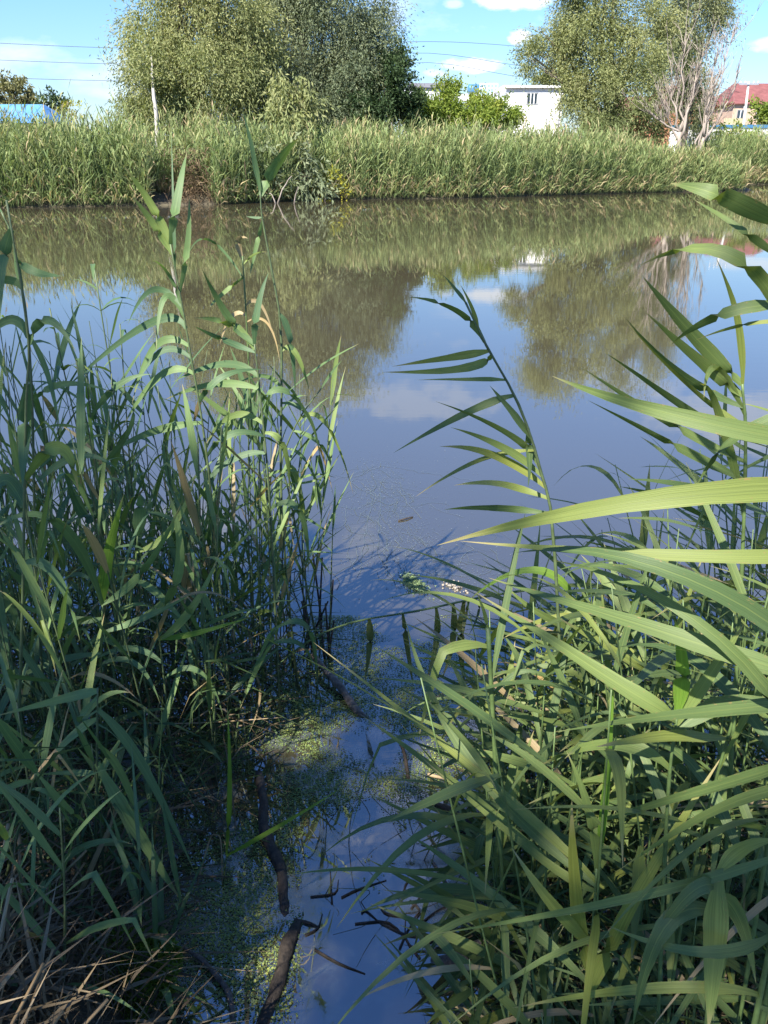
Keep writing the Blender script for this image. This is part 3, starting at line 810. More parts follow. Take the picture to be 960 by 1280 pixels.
def white_building():
    Y = 86.0
    a = at(628, 200, Y).x; b = at(697, 200, Y).x
    zt = at(640, 110, Y).z
    org = Vector((a, Y, ground_z(a, Y)))
    root = empty("white_building", org, "white flat-roofed building with a barred window behind the lime-green bush", "building")
    part("wall", box(a, b, Y, Y + 9, org.z - .2, zt), M['wall_white'], root, org)
    part("roof", box(a - .35, b + .3, Y - .3, Y + 9.3, zt, zt + .22), M['roof_pale'], root, org)
    x0, x1 = at(659, 120, Y).x, at(672, 120, Y).x
    window(root, org, x0, x1, at(660, 130, Y).z, at(660, 117, Y).z, Y, 2)
    part("downpipe", tube([(b - .25, Y - .08, zt - .02), (b - .25, Y - .08, org.z)], [.06, .06], 6), M['metal'], root, org)
    # lower wing at left with a sloping roof
    a2 = at(505, 200, Y).x
    zl, zr = at(520, 107, Y).z, at(628, 122, Y).z
    wz = at(628, 130, Y).z
    v = [(a2, Y + .6, org.z - .2), (a - .004, Y + .6, org.z - .2), (a - .004, Y + 8, org.z - .2), (a2, Y + 8, org.z - .2),
         (a2, Y + .6, wz + .3), (a - .004, Y + .6, wz), (a - .004, Y + 8, wz), (a2, Y + 8, wz + .3)]
    part("wing_wall", (v, box(0, 1, 0, 1, 0, 1)[1]), M['wall_white'], root, org)
    t = .16
    v = [(a2 - .3, Y - .2, wz + .31), (a - .006, Y - .2, wz + .01), (a - .006, Y + 8, zr + .5), (a2 - .3, Y + 8, zl + .1),
         (a2 - .3, Y - .2, wz + .31 + t), (a - .006, Y - .2, wz + .01 + t), (a - .006, Y + 8, zr + .5 + t), (a2 - .3, Y + 8, zl + .1 + t)]
    part("wing_roof", (v, box(0, 1, 0, 1, 0, 1)[1]), M['roof_pale'], root, org)
    for px in (606, 628):
        xa = at(px - 9, 130, Y).x; xb = at(px - 1, 130, Y).x
        window(root, org, xa, xb, wz - 1.15, wz - .35, Y + .6, 1)
    # rooftop rail
    z0 = zt + .22
    rail = []
    xa, xb = at(600, 108, Y + 5).x, at(622, 108, Y + 5).x
    for i in range(6):
        x = xa + (xb - xa) * i / 5
        rail.append(box(x - .03, x + .03, Y + 5.0, Y + 5.06, zr, z0 + .55))
    rail.append(box(xa, xb, Y + 4.99, Y + 5.07, z0 + .5, z0 + .58)); rail.append(box(xa, xb, Y + 4.992, Y + 5.068, z0 + .1, z0 + .17))
    part("roof_rail", merge(rail), M['frame_white'], root, org)
    # water tank
    org2 = at(593, 112, Y + 5.5)
    tk = empty("water_tank", org2 - Vector((0, 0, .5)), "small blue tank on the roof of the white building", "tank")
    pts = [org2 + Vector((-.7, 0, .05)), org2 + Vector((-.6, 0, .05)), org2 + Vector((.6, 0, .05)), org2 + Vector((.7, 0, .05))]
    part("drum", tube(pts, [.3, .45, .45, .3], 12), M['trim_blue'], tk, tk.location, True)
    part("cradle", merge([box(org2.x - .5, org2.x - .35, org2.y - .35, org2.y + .35, org2.z - 1.2, org2.z - .3), box(org2.x + .35, org2.x + .5, org2.y - .35, org2.y + .35, org2.z - 1.2, org2.z - .3)]), M['metal'], tk, tk.location)
    # dark-roofed shed behind
    Y2 = 99
    xa, xb, zt2 = at(515, 100, Y2).x, at(572, 100, Y2).x, at(540, 102, Y2).z
    o3 = Vector((xa, Y2, 0.8))
    sh = empty("dark_roofed_shed", o3, "long dark-roofed shed behind the low wing of the white building", "building")
    part("wall", box(xa, xb, Y2, Y2 + 6, .3, zt2 - .6), M['wall_grey'], sh, o3)
    v = [(xa - .3, Y2 - .3, zt2 - .6), (xb + .3, Y2 - .3, zt2 - .6), (xb + .3, Y2 + 6.3, zt2 - .6), (xa - .3, Y2 + 6.3, zt2 - .6), (xa - .3, Y2 + 3, zt2 + .1), (xb + .3, Y2 + 3, zt2 + .1)]
    part("roof", (v, [(0, 1, 5, 4), (2, 3, 4, 5), (0, 4, 3), (1, 2, 5), (0, 3, 2, 1)]), M['roof_dark'], sh, o3)
white_building()

def gabled(name, label, x0, x1, Y, depth, z_eave, z_ridge, wall, roof, wins=(), over=.4, hip=0.0, cat="house", group=None, chimney=None):
    z0 = ground_z((x0 + x1) / 2, Y)
    org = Vector(((x0 + x1) / 2, Y, z0))
    root = empty(name, org, label, cat, group)
    part("wall", box(x0, x1, Y, Y + depth, z0 - .3, z_eave), wall, root, org)
    t = .15
    a, b, c, d = x0 - over, x1 + over, Y - over, Y + depth + over
    m = Y + depth / 2
    v = [(a, c, z_eave - .05), (b, c, z_eave - .05), (b, d, z_eave - .05), (a, d, z_eave - .05), (a + hip, m, z_ridge), (b - hip, m, z_ridge)]
    v += [(p[0], p[1], p[2] + t) for p in v]
    f = [(6, 7, 11, 10), (8, 9, 10, 11), (9, 6, 10), (7, 8, 11), (0, 3, 2, 1), (0, 1, 7, 6), (1, 2, 8, 7), (2, 3, 9, 8), (3, 0, 6, 9)]
    rf = part("roof", (v, f), roof, root, org)
    # standing seams as real ribs
    ribs = []
    nrib = max(4, int((b - a) / 1.1))
    for i in range(1, nrib):
        x = a + (b - a) * i / nrib
        if hip and (x < a + hip or x > b - hip):
            continue
        ribs.append(tube([(x, c, z_eave - .05 + t), (x, m, z_ridge + t)], [.035, .035], 4))
    if ribs:
        part("seams", merge(ribs), roof, rf, org)
    for (wx0, wx1, wz0, wz1) in wins:
        window(root, org, wx0, wx1, wz0, wz1, Y, 1)
    if chimney:
        cx_, w_ = chimney
        part("chimney", box(cx_ - w_, cx_ + w_, m - w_, m + w_, z_ridge - .6, z_ridge + .9), M['brick'], rf, org)
    return root

# blue-roofed house at left
gabled("blue_roofed_house", "low house with a pale blue sheet-metal roof at the left edge", at(-75, 150, 66).x, at(50, 150, 66).x, 66, 6, at(20, 153, 66).z, at(20, 133, 69).z, M['wall_grey'], M['roof_blue'], over=.5, hip=1.2)
# red-roofed houses far right
Yh = 140
gabled("red_roofed_house", "brick house with a wide red roof behind the utility pole", at(820, 140, Yh).x, at(905, 140, Yh).x, Yh, 12, at(850, 133, Yh).z, at(850, 108, Yh + 6).z, M['brick'], M['roof_red'],
       [(at(p, 140, Yh).x, at(p + 7, 140, Yh).x, at(p, 149, Yh).z, at(p, 139, Yh).z) for p in (850, 872, 892)], hip=3, group="red-roofed houses", chimney=(at(868, 110, Yh).x, .5))
gabled("red_roofed_house", "brick house with a steep red roof at the right edge of the picture", at(916, 140, Yh - 8).x, at(1010, 140, Yh - 8).x, Yh - 8, 11, at(940, 130, Yh - 8).z, at(940, 106, Yh - 2).z, M['brick_pale'], M['roof_red'],
       [(at(p, 140, Yh - 8).x, at(p + 8, 140, Yh - 8).x, at(p, 148, Yh - 8).z, at(p, 138, Yh - 8).z) for p in (922, 946)], hip=2, group="red-roofed houses")
gabled("red_roofed_house", "low brick house half hidden behind the willow and bare tree trunks", at(775, 150, Yh - 22).x, at(835, 150, Yh - 22).x, Yh - 22, 9, at(820, 138, Yh - 22).z, at(820, 122, Yh - 18).z, M['brick'], M['roof_red'],
       [(at(p, 145, Yh - 22).x, at(p + 7, 145, Yh - 22).x, at(p, 152, Yh - 22).z, at(p, 143, Yh - 22).z) for p in (812, 824)], hip=2, group="red-roofed houses")

def white_wall():
    Y = 95
    x0, x1 = at(838, 165, Y).x, at(1040, 165, Y).x
    zt = at(900, 160, Y).z
    z0 = ground_z(x0, Y)
    org = Vector((x0, Y, z0))
    root = empty("white_wall", org, "long white boundary wall with blue capping at far right", "wall")
    n = 9
    for i in range(n):
        a, b = x0 + (x1 - x0) * i / n, x0 + (x1 - x0) * (i + 1) / n
        part("panel", box(a + .02, b - .02, Y, Y + .25, z0 - .4, zt), M['wall_white'], root, org)
    part("capping", box(x0 - .1, x1, Y - .12, Y + .37, zt + .003, zt + .32), M['trim_blue'], root, org)
    Yf = 108
    fx0, fx1, fz0, fz1 = at(905, 155, Yf).x, at(928, 155, Yf).x, ground_z(60, Yf), at(915, 148, Yf).z
    fo = Vector((fx0, Yf, fz0))
    fr = empty("picket_fence", fo, "short yellowish picket fence below the red-roofed house", "fence")
    k = 12
    for i in range(k):
        x = fx0 + (fx1 - fx0) * i / (k - 1)
        part("picket", box(x - .08, x + .08, Yf, Yf + .03, fz0, fz1 + (.05 if i % 2 else 0)), M['fence_wood'], fr, fo)
    part("rail", box(fx0, fx1, Yf + .03, Yf + .09, fz1 - .5, fz1 - .4), M['fence_wood'], fr, fo)
white_wall()

def utility_pole():
    Y = 100
    b = ground_at(925, Y); t = at(936, 102, Y)
    root = empty("utility_pole", b, "leaning concrete utility pole with crossarm and insulators", "pole")
    v, f = tube([b, t], [.2, .12], 8)
    pymesh("post", v, f, M['concrete'], root, b)
    d = (t - b).normalized()
    c = t - d * .3
    pymesh("crossarm", *box(c.x - 1.1, c.x + 1.1, c.y - .2, c.y - .1, c.z - .05, c.z + .07), M['metal'], root, b, False)
    for dx in (-1.0, -.45, .5, 1.0):
        v, f = tube([(c.x + dx, c.y - .15, c.z + .07), (c.x + dx, c.y - .15, c.z + .2), (c.x + dx, c.y - .15, c.z + .33)], [.05, .09, .05], 6)
        pymesh("insulator", v, f, M['frame_white'], root, b)
    v, f = tube([t - d * 3.0 + Vector((-.5, -.2, -.3)), t - d * 2.2 + Vector((-.1, -.16, 0))], [.03, .03], 5)
    pymesh("brace", v, f, M['metal'], root, b)
utility_pole()

def power_line(label, pts, r=0.028):
    P = smoothpoly(pts, 40)
    v, f = tube(P, [r] * 40, 4)
    o = pymesh("power_line", v, f, M['wire'], None, P[0])
    tag(o, label, "cable", "overhead power lines")
YW = 125
for i, (ya, yb, yc, yd, lab) in enumerate([(54, 60, 52, 58, "uppermost power line crossing the sky behind the willows"), (75, 80, 66, 82, "second power line from the top crossing the sky behind the willows"),
                                           (97, 101, 78, 96, "lowest power line crossing the sky behind the willows")]):
    power_line(lab, [at(-160, ya - 8, YW), at(0, ya, YW), at(150, yb, YW), at(330, yb + 1, YW + 2), at(520, yc, YW + 4), at(650, yd, YW + 6), at(800, yd + 16, YW + 8), at(936, 118 + i * 2, YW + 10), at(1100, 124 + 2 * i, YW + 14)])

# ------------------------------------------------------------------ dark gap on the far bank
def far_gap():
    reed_bed("withered_reeds", "lower duller reeds filling the gap in the far reed bed", [(-11.8, 42.2), (-8.3, 43.6)], 4.0, 2.2, 22, M['far_reed'], 78, .3)
    bpy.data.objects['withered_reeds']['category'] = 'dry reeds'
    g = np.random.default_rng(77)
    c = Vector((-9.75, 40.9, 0))
    P = np.array(c) + np.column_stack([g.normal(size=900) * .75, .5 + g.random(900) * 1.6, g.random(900) ** 1.3 * 2.6])
    P[:, 0] *= 1.0
    V, Q = diamonds(P, g.normal(size=P.shape) * .55 + np.array([0, 0, .5]), .5 + .4 * g.random(900), .04, droop=.5)
    o = npmesh("withered_reeds", V, Q, M['dry_reed'], np.clip(g.random(900) * .8, 0, 1), None, (c.x, c.y, 0))
    tag(o, "rust-brown withered reed clump beside the dark gap in the far reeds", "dry reeds", kind='stuff')
    rr = random.Random(9)
    for k in range(16):
        a = on_plane(rr.uniform(285, 400), rr.uniform(248, 256)) + Vector((0, rr.uniform(0.2, 1.6), -.05))
        b = a + Vector((rr.uniform(-1.6, 1.6), rr.uniform(-.9, .6), rr.uniform(.4, 1.7)))
        v, f = tube(limb_path(a, b, (0, 0, .35), 6), [.04 - .005 * i for i in range(6)], 5)
        o = pymesh("dead_branch", v, f, M['bark_dead'], None, a)
        tag(o, "bare grey branch poking out of the dark gap over the far water", "branch", "dead branches in the gap of the far reeds")
    # scrub leaning over the gap
    make_tree("overhanging_bush", "shadowy grey-green bush over the dark gap in the far reeds", Vector((-9.2, 44.6, .3)),
              [lobe(325, 195, 45, 30, 26, 0), lobe(365, 205, 45.5, 26, 24, 0), lobe(385, 225, 45, 16, 14, 0), lobe(300, 180, 45.5, 25, 20, 0.1)], M['willow_silver'], M['bark'], .1, leaf=(.36, .10), per_area=90, weep=.6, seed=41, cat="shrub")
far_gap()

# ------------------------------------------------------------------ the tree behind the photographer that shades the near bank
# Q = where the sun ray through a crown point meets the water level
def sunspot(px, py, Y, rx, ry):
    """A gap in the crown that lets the sun reach the place seen at (px, py), Y ahead (Y None: on the water)."""
    p = on_plane(px, py) if Y is None else at(px, py, Y)
    return (p.x - L.x / L.z * p.z, p.y - L.y / L.z * p.z, rx, ry)
GAPS = [sunspot(860, 650, .85, .46, .32), sunspot(760, 800, 1.2, .46, .36), sunspot(850, 830, 1.3, .46, .34), sunspot(900, 760, 1.6, .35, .3), sunspot(690, 700, 1.5, .34, .28), sunspot(655, 700, None, .62, .5), sunspot(500, 690, None, .52, .85), sunspot(455, 650, None, .3, .6), sunspot(572, 735, None, .36, .42), sunspot(365, 925, None, .21, .18),
        sunspot(560, 945, None, .2, .13), sunspot(325, 1180, None, .09, .17), sunspot(150, 1240, None, .12, .10), sunspot(145, 670, 2.05, .11, .09), sunspot(160, 790, 2.1, .06, .10), sunspot(880, 1230, .75, .09, .08),
        sunspot(880, 460, 1.2, .16, .12), sunspot(650, 560, 1.7, .14, .10), sunspot(690, 1180, 1.1, .08, .09), sunspot(95, 1070, 1.5, .05, .05), sunspot(215, 650, 2.1, .05, .06), sunspot(300, 880, 2.3, .06, .06), sunspot(620, 980, 1.3, .12, .1)]

def shade_tree():
    g = np.random.default_rng(90)
    base = Vector((-.55 + L.x / L.z * 7.6 - .4, 1.75 + L.y / L.z * 7.6 - .3, 0.55))
    root = empty("shade_tree", base, "broad leafy tree on the near bank behind the camera", "tree")
    n = 22000
    qx = -3.3 + 5.6 * g.random(n); qy = -.6 + 5.4 * g.random(n)
    # rounded outline of the crown's shadow with a ragged rim
    ex, ey = (qx + .55) / 2.55, (qy - 1.75) / 2.62
    rim = np.array([mnoise.noise(Vector((a * 1.3, b * 1.3, 4.0))) for a, b in zip(qx, qy)]) * .16
    keep = (np.abs(ex) ** 2.6 + np.abs(ey) ** 2.6) < (1 + rim)
    z = 6.2 + 3.0 * g.random(n) ** .8
    for cx_, cy_, rx_, ry_ in GAPS:
        dd = ((qx - cx_) / rx_) ** 2 + ((qy - cy_) / ry_) ** 2
        keep &= ~(dd < .72 + .55 * g.random(n))
    qx, qy, z = qx[keep], qy[keep], z[keep]
    P = np.column_stack([qx + L.x / L.z * z, qy + L.y / L.z * z, z])
    D = g.normal(size=P.shape)
    D[:, 2] -= .3
    V, Q = diamonds(P, D, .10 + .06 * g.random(len(P)), .07 + .03 * g.random(len(P)))
    npmesh("crown", V, Q, M['shade_leaf'], g.random(len(P)), root, base)
    top = base + Vector((.4, .4, 7.0))
    tp = limb_path(base - Vector((0, 0, .4)), top, (.3, .2, 0), 9)
    v, f = tube(tp, [.24 - .022 * i for i in range(9)], 10, jitter=.05)
    pymesh("trunk", v, f, M['bark'], root, base)
    limbs = []
    rr = random.Random(4)
    for k in range(16):
        s = tp[rr.randint(4, 8)]
        i = rr.randrange(len(P))
        e = Vector(P[i])
        lp = limb_path(s, e, (0, 0, .3), 6)
        limbs.append(tube(lp, [.06 - .009 * j for j in range(6)], 5))
    v, f = merge(limbs)
    pymesh("limbs", v, f, M['bark'], root, base)
shade_tree()

# ------------------------------------------------------------------ near reeds
def leaf_profile(t):
    if t < .28:
        s = t / .28
        return .42 + .58 * (s * s * (3 - 2 * s))
    s = (t - .28) / .72
    return max(.012, (1 - s ** 1.75)) if s < .8 else max(.012, (1 - s ** 1.75) * .95)

def ribbon(p0, p1, p2, w, face=None, roll=0.0, twist=0.0, n=10, fold=.16, wav=0.0, kink=None):
    """Lanceolate blade along a curve through p0, p1 (half way), p2."""
    c = p1 * 2 - (p0 + p2) * .5
    V, UV, F = [], [], []
    up = Vector((0, 0, 1))
    ph = R.uniform(0, 6.3)
    PP = []
    ln = (p2 - p0).length
    for i in range(n + 1):
        t = i / n
        P = p0 * (1 - t) ** 2 + c * 2 * t * (1 - t) + p2 * t * t
        if kink and t > kink:
            P = P - Vector((0, 0, (t - kink) * ln * 1.35)) - (p2 - p0) * (t - kink) * .55
        PP.append(P)
    for i in range(n + 1):
        t = i / n
        P = PP[i]
        T = (PP[min(n, i + 1)] - PP[max(0, i - 1)]).normalized()
        sh = T.cross(up)
        if sh.length < .12: sh = Vector((1, 0, 0))
        sh.normalize()
        if face is not None:
            sc = T.cross((P - CAM).normalized())
            if sc.length > .05:
                sc.normalize()
                if sc.dot(sh) < 0: sc = -sc
                sh = (sc * face + sh * (1 - face)).normalized()
        sh = (Matrix.Rotation(roll + twist * t, 3, T) @ sh)
        N = sh.cross(T).normalized()
        hw = w * .5 * leaf_profile(t) * (1 + R.uniform(-.05, .05))
        P = P + N * wav * w * math.sin(ph + t * 11)
        V += [P - sh * hw, P - N * fold * hw, P + sh * hw]
        UV += [(0, t), (.5, t), (1, t)]
    for i in range(n):
        a = i * 3
        F += [(a, a + 1, a + 4, a + 3), (a + 1, a + 2, a + 5, a + 4)]
    return V, F, UV

def stem_tube(pts, r0, r1, n=12, sides=6):
    P = smoothpoly(pts, n)
    return tube(P, [r0 + (r1 - r0) * i / (n - 1) + (.0006 if i % 3 == 0 else 0) for i in range(n)], sides)

def add_leaf(root, org, p0, p1, p2, w, mat, **kw):
    V, F, UV = ribbon(p0, p1, p2, w, **kw)
    return pymesh("leaf", V, F, mat, root, org, True, UV)

HEROES = []
def hero_reed(label, stem, leaves, mat='leaf_left', stem_mat='stem_dark', r0=.0045, r1=.002, name="reed", face=.75, group=None, stalk_name="stem", near=None):
    """stem: (px, py, Y) points from the base up, or Vectors; leaves: ((px,py) on the stem, (px,py,Y) half way, (px,py,Y) tip, width mm[, material])."""
    pts = [p if isinstance(p, Vector) else at(*p) for p in stem]
    org = pts[0].copy()
    root = empty(name, org, label, "reed", group)
    fine = smoothpoly(pts, 60)
    v, f = stem_tube(pts, r0, r1, 16)
    pymesh(stalk_name, v, f, M[stem_mat], root, org)
    pj = [project(p) for p in fine]
    for lf in leaves:
        a, m_, t_, w = lf[:4]
        lm = lf[4] if len(lf) > 4 else mat
        if isinstance(a, Vector):
            p0 = a
        else:
            k = min(range(60), key=lambda i: (pj[i][0] - a[0]) ** 2 + (pj[i][1] - a[1]) ** 2)
            p0 = fine[k]
        y0 = p0.y
        p1 = at(m_[0], m_[1], m_[2] if len(m_) > 2 else y0)
        p2 = at(t_[0], t_[1], t_[2] if len(t_) > 2 else y0)
        add_leaf(root, org, p0, p1, p2, w / 1000, M[lm], face=face, roll=R.uniform(-.25, .25), twist=R.uniform(-.5, .5), n=12, wav=.05)
    if near: HEROES.append((group, org.copy(), near))
    return root

G_L = "reeds of the left clump"
G_R = "reeds of the right clump"

# ---- left clump, tall individual reeds
hero_reed(near="the tallest spear-topped reed", label="tallest leafy reed of the left clump, spear-topped against the far shoreline", stem=[(292, 925, 2.4), (262, 600, 2.4), (236, 430, 2.4), (213, 305, 2.4)],
          leaves=[((213, 307), (190, 258, 2.4), (153, 205, 2.35), 27), ((216, 318), (192, 280), (163, 243, 2.35), 25), ((212, 305), (222, 245), (234, 190, 2.5), 28), ((219, 335), (217, 270), (214, 165, 2.5), 10),
           ((224, 365), (235, 300), (236, 245, 2.45), 19), ((229, 390), (212, 345), (190, 325, 2.3), 12), ((231, 400), (206, 372), (195, 440, 2.3), 22), ((228, 385), (192, 362), (160, 405, 2.2), 20),
           ((233, 413), (185, 405), (75, 492, 2.15), 27), ((236, 432), (195, 432), (165, 505, 2.2), 24), ((238, 445), (200, 440), (168, 490, 2.3), 22), ((242, 470), (200, 470), (150, 540, 2.2), 25),
           ((246, 500), (280, 470), (330, 462, 2.5), 24), ((250, 530), (190, 540), (130, 570, 2.2), 26), ((256, 565), (300, 540), (355, 560, 2.5), 24)], group=G_L)
hero_reed(near="the reed with the fan of long blades", label="reed of the left clump with a fan of long blades crossing the sandy tree reflection", stem=[(350, 895, 2.5), (338, 640, 2.5), (326, 500, 2.5), (318, 430, 2.5)],
          leaves=[((318, 430), (285, 395), (252, 335, 2.4), 30), ((319, 436), (288, 406), (240, 398, 2.4), 27), ((319, 440), (280, 425), (243, 408, 2.4), 22), ((318, 430), (322, 385), (336, 340, 2.55), 24),
           ((322, 470), (280, 455), (215, 478, 2.4), 28), ((324, 485), (270, 480), (205, 500, 2.4), 26), ((326, 500), (360, 490), (395, 540, 2.6), 22), ((329, 530), (290, 520), (255, 560, 2.4), 24),
           ((330, 540), (355, 560), (362, 620, 2.6), 22), ((333, 570), (290, 575), (240, 620, 2.4), 24), ((338, 640), (375, 640), (385, 720, 2.6), 27)], group=G_L)
hero_reed(near="the slender nearly bare reed", label="slender nearly bare reed with a torn leaf at its tip above the dark gap", stem=[(372, 862, 2.7), (352, 640, 2.7), (352, 430, 2.7), (340, 340, 2.7), (328, 275, 2.7), (325, 238, 2.7)],
          leaves=[((326, 245), (347, 203), (374, 172, 2.6), 38), ((325, 238), (316, 190), (303, 135, 2.7), 22), ((328, 272), (318, 272), (307, 270, 2.7), 9), ((329, 278), (320, 310), (312, 345, 2.65), 16),
           ((351, 395), (363, 425), (369, 495, 2.7), 27), ((352, 440), (370, 442), (388, 493, 2.7), 22), ((352, 480), (330, 470), (295, 480, 2.6), 18), ((352, 500), (385, 520), (400, 575, 2.8), 18)], group=G_L, r0=.005)
hero_reed(near="the thin reed with dry leaves", label="thin pale-flowered reed between the spear-topped reed and the bare slender one", stem=[(330, 890, 2.62), (318, 600, 2.62), (308, 400, 2.62), (303, 320, 2.62)],
          leaves=[((303, 325), (298, 300), (310, 298, 2.6), 22, 'leaf_dry'), ((305, 345), (275, 370), (262, 385, 2.5), 14), ((305, 350), (262, 300), (235, 320, 2.5), 9), ((304, 330), (318, 318), (333, 315, 2.6), 7),
           ((306, 380), (325, 380), (342, 420, 2.6), 13, 'leaf_dry'), ((307, 392), (290, 395), (275, 430, 2.5), 15, 'leaf_dry'), ((308, 400), (335, 405), (350, 455, 2.6), 9, 'leaf_dry')], stem_mat='stem_green', group=G_L, r0=.004)
hero_reed(near="the reed trailing over open water", label="reed at the left clump's outer edge, leaves trailing right over open water", stem=[(398, 812, 2.95), (362, 620, 2.95), (352, 580, 2.95), (372, 527, 2.95), (402, 485, 2.95)],
          leaves=[((402, 485), (415, 465), (428, 450, 2.95), 10), ((372, 527), (408, 530), (442, 620, 3.0), 19), ((366, 540), (398, 553), (413, 582, 3.0), 20), ((360, 560), (385, 580), (407, 640, 3.0), 14),
           ((356, 590), (372, 600), (382, 690, 2.95), 26), ((358, 605), (395, 600), (412, 585, 3.0), 10), ((366, 640), (395, 655), (420, 672, 3.0), 12), ((375, 690), (400, 690), (430, 692, 3.0), 9)], group=G_L)
hero_reed("short upright shoot standing alone in open water beside the left clump", [(412, 800, 3.02), (414, 720, 3.02), (416, 660, 3.02)],
          [((416, 662), (418, 635), (419, 605, 3.02), 13), ((414, 720), (400, 700), (392, 690, 3.0), 10), ((415, 690), (405, 680), (396, 672, 3.0), 8)], group=G_L, r0=.003)
hero_reed(near="the young reed with one bright upright blade", label="young reed with one bright green upright blade in the shaded left clump", stem=[(128, 985, 2.05), (126, 880, 2.05), (128, 755, 2.05)],
          leaves=[((128, 755), (136, 690), (155, 618, 2.05), 38, 'leaf_young'), ((128, 756), (180, 712), (227, 628, 2.0), 26), ((127, 775), (75, 772), (-5, 744, 1.95), 25), ((127, 700), (70, 652, 1.9), (-15, 668, 1.8), 30),
           ((127, 790), (185, 770), (240, 742, 2.0), 22), ((127, 815), (60, 830), (-10, 865, 1.9), 22), ((127, 830), (170, 830), (200, 880, 2.0), 20)], stem_mat='stem_green', group=G_L)
hero_reed(near="the thin vertical reed", label="thin vertical reed rising past the pale lit stem in the left clump", stem=[(135, 960, 2.2), (128, 700, 2.2), (117, 560, 2.2), (108, 470, 2.2)],
          leaves=[((108, 470), (112, 520), (118, 560, 2.1), 14, 'leaf_young'), ((112, 520), (150, 480), (190, 468, 2.2), 20), ((120, 590), (160, 540), (165, 500, 2.2), 18), ((118, 570), (80, 560), (40, 600, 2.1), 22),
           ((124, 640), (100, 640), (75, 560, 2.1), 28)], group=G_L)
hero_reed(near="the reed with a pale lit stem", label="reed with a pale sunlit lower stem in the left clump", stem=[(150, 900, 2.15), (158, 790, 2.15), (168, 720, 2.15), (172, 670, 2.15)],
          leaves=[((172, 670), (175, 640), (174, 618, 2.15), 42), ((168, 725), (200, 745), (240, 790, 2.1), 26), ((170, 690), (215, 660), (245, 590, 2.2), 24), ((160, 780), (210, 745), (232, 690, 2.1), 18), ((155, 820), (120, 800), (90, 850, 2.0), 20)],
          stem_mat='stem_green', group=G_L, r0=.006)
hero_reed(near="the reed with two broad down-pointing blades", label="reed with two broad blades pointing down right over the dark water", stem=[(118, 1105, 1.55), (121, 960, 1.55), (122, 860, 1.55)],
          leaves=[((121, 952), (175, 1045, 1.5), (226, 1125, 1.45), 36), ((122, 887), (180, 960, 1.55), (243, 1090, 1.5), 27), ((121, 968), (88, 966), (45, 968, 1.45), 18), ((121, 900), (90, 920), (50, 965, 1.45), 24),
           ((121, 930), (160, 985), (190, 1095, 1.5), 20), ((122, 865), (85, 872), (-5, 895, 1.4), 26), ((122, 870), (100, 900), (140, 875, 1.6), 16)], group=G_L)
hero_reed(near="the reed with crossed blades", label="reed at the lower left edge with blades crossing in an X", stem=[(-20, 1200, 1.4), (20, 1050, 1.4), (45, 965, 1.4)],
          leaves=[((45, 965), (15, 925, 1.35), (-25, 870, 1.3), 26), ((42, 975), (10, 985, 1.35), (-25, 1010, 1.3), 16), ((45, 966), (85, 1010), (112, 1030, 1.45), 14), ((38, 985), (70, 1000), (95, 1050, 1.45), 12)], group=G_L)
hero_reed(near="the young shoot with an upright bright blade", label="short young shoot with an upright bright blade over the dark water", stem=[(276, 1165, 1.72), (278, 1120, 1.72), (283, 1068, 1.72)],
          leaves=[((283, 1068), (287, 980), (284, 878, 1.72), 15, 'leaf_young'), ((283, 1070), (350, 1032), (432, 982, 1.78), 14, 'leaf_young'), ((276, 1150), (330, 1132), (392, 1104, 1.75), 17), ((277, 1110), (262, 1105), (243, 1112, 1.7), 16),
           ((275, 1195), (235, 1200, 1.68), (190, 1206, 1.65), 9)], stem_mat='stem_green', group=G_L, r0=.003)
hero_reed(near="the reed with a broad drooping blade", label="reed with a broad drooping blade above the dark root mass of the left clump", stem=[(292, 945, 2.3), (305, 870, 2.3), (345, 785, 2.3)],
          leaves=[((345, 785), (330, 815), (300, 885, 2.25), 34), ((345, 786), (385, 785), (395, 850, 2.35), 22), ((335, 805), (375, 805), (392, 840, 2.35), 18), ((318, 840), (325, 870), (312, 915, 2.25), 10, 'leaf_dry'), ((300, 880), (260, 870), (215, 930, 2.2), 16)], group=G_L)
hero_reed(near="the reed with the dry-tipped curved blade", label="reed with a long curved dry-tipped blade amid the left clump", stem=[(215, 960, 2.1), (205, 850, 2.1), (195, 760, 2.1)],
          leaves=[((197, 770), (255, 740), (313, 770, 2.1), 9, 'leaf_dry'), ((200, 800), (250, 790), (318, 770, 2.15), 22, 'leaf_young'), ((196, 765), (225, 700), (205, 600, 2.15), 32), ((200, 800), (240, 760), (275, 690, 2.2), 28),
           ((203, 830), (160, 810), (110, 830, 2.0), 22), ((205, 850), (250, 840), (280, 900, 2.1), 20)], group=G_L)
hero_reed(near="the broad-leaved reed at the left edge", label="broad-leaved reed at the left edge in deep shade", stem=[(20, 1010, 1.75), (28, 760, 1.75), (32, 520, 1.75), (35, 420, 1.75), (8, 250, 1.75)],
          leaves=[((33, 480), (30, 545), (28, 610, 1.7), 34), ((34, 430), (60, 400), (95, 440, 1.7), 22), ((30, 600), (75, 560), (98, 620, 1.75), 36), ((20, 330), (45, 340), (80, 345, 1.7), 20), ((14, 290), (3, 330), (0, 400, 1.7), 26),
           ((25, 360), (5, 350), (-30, 370, 1.7), 20), ((30, 640), (5, 600), (-20, 640, 1.65), 40), ((29, 700), (70, 720), (100, 800, 1.75), 26), ((34, 420), (10, 400), (-30, 440, 1.7), 22)], group=G_L)
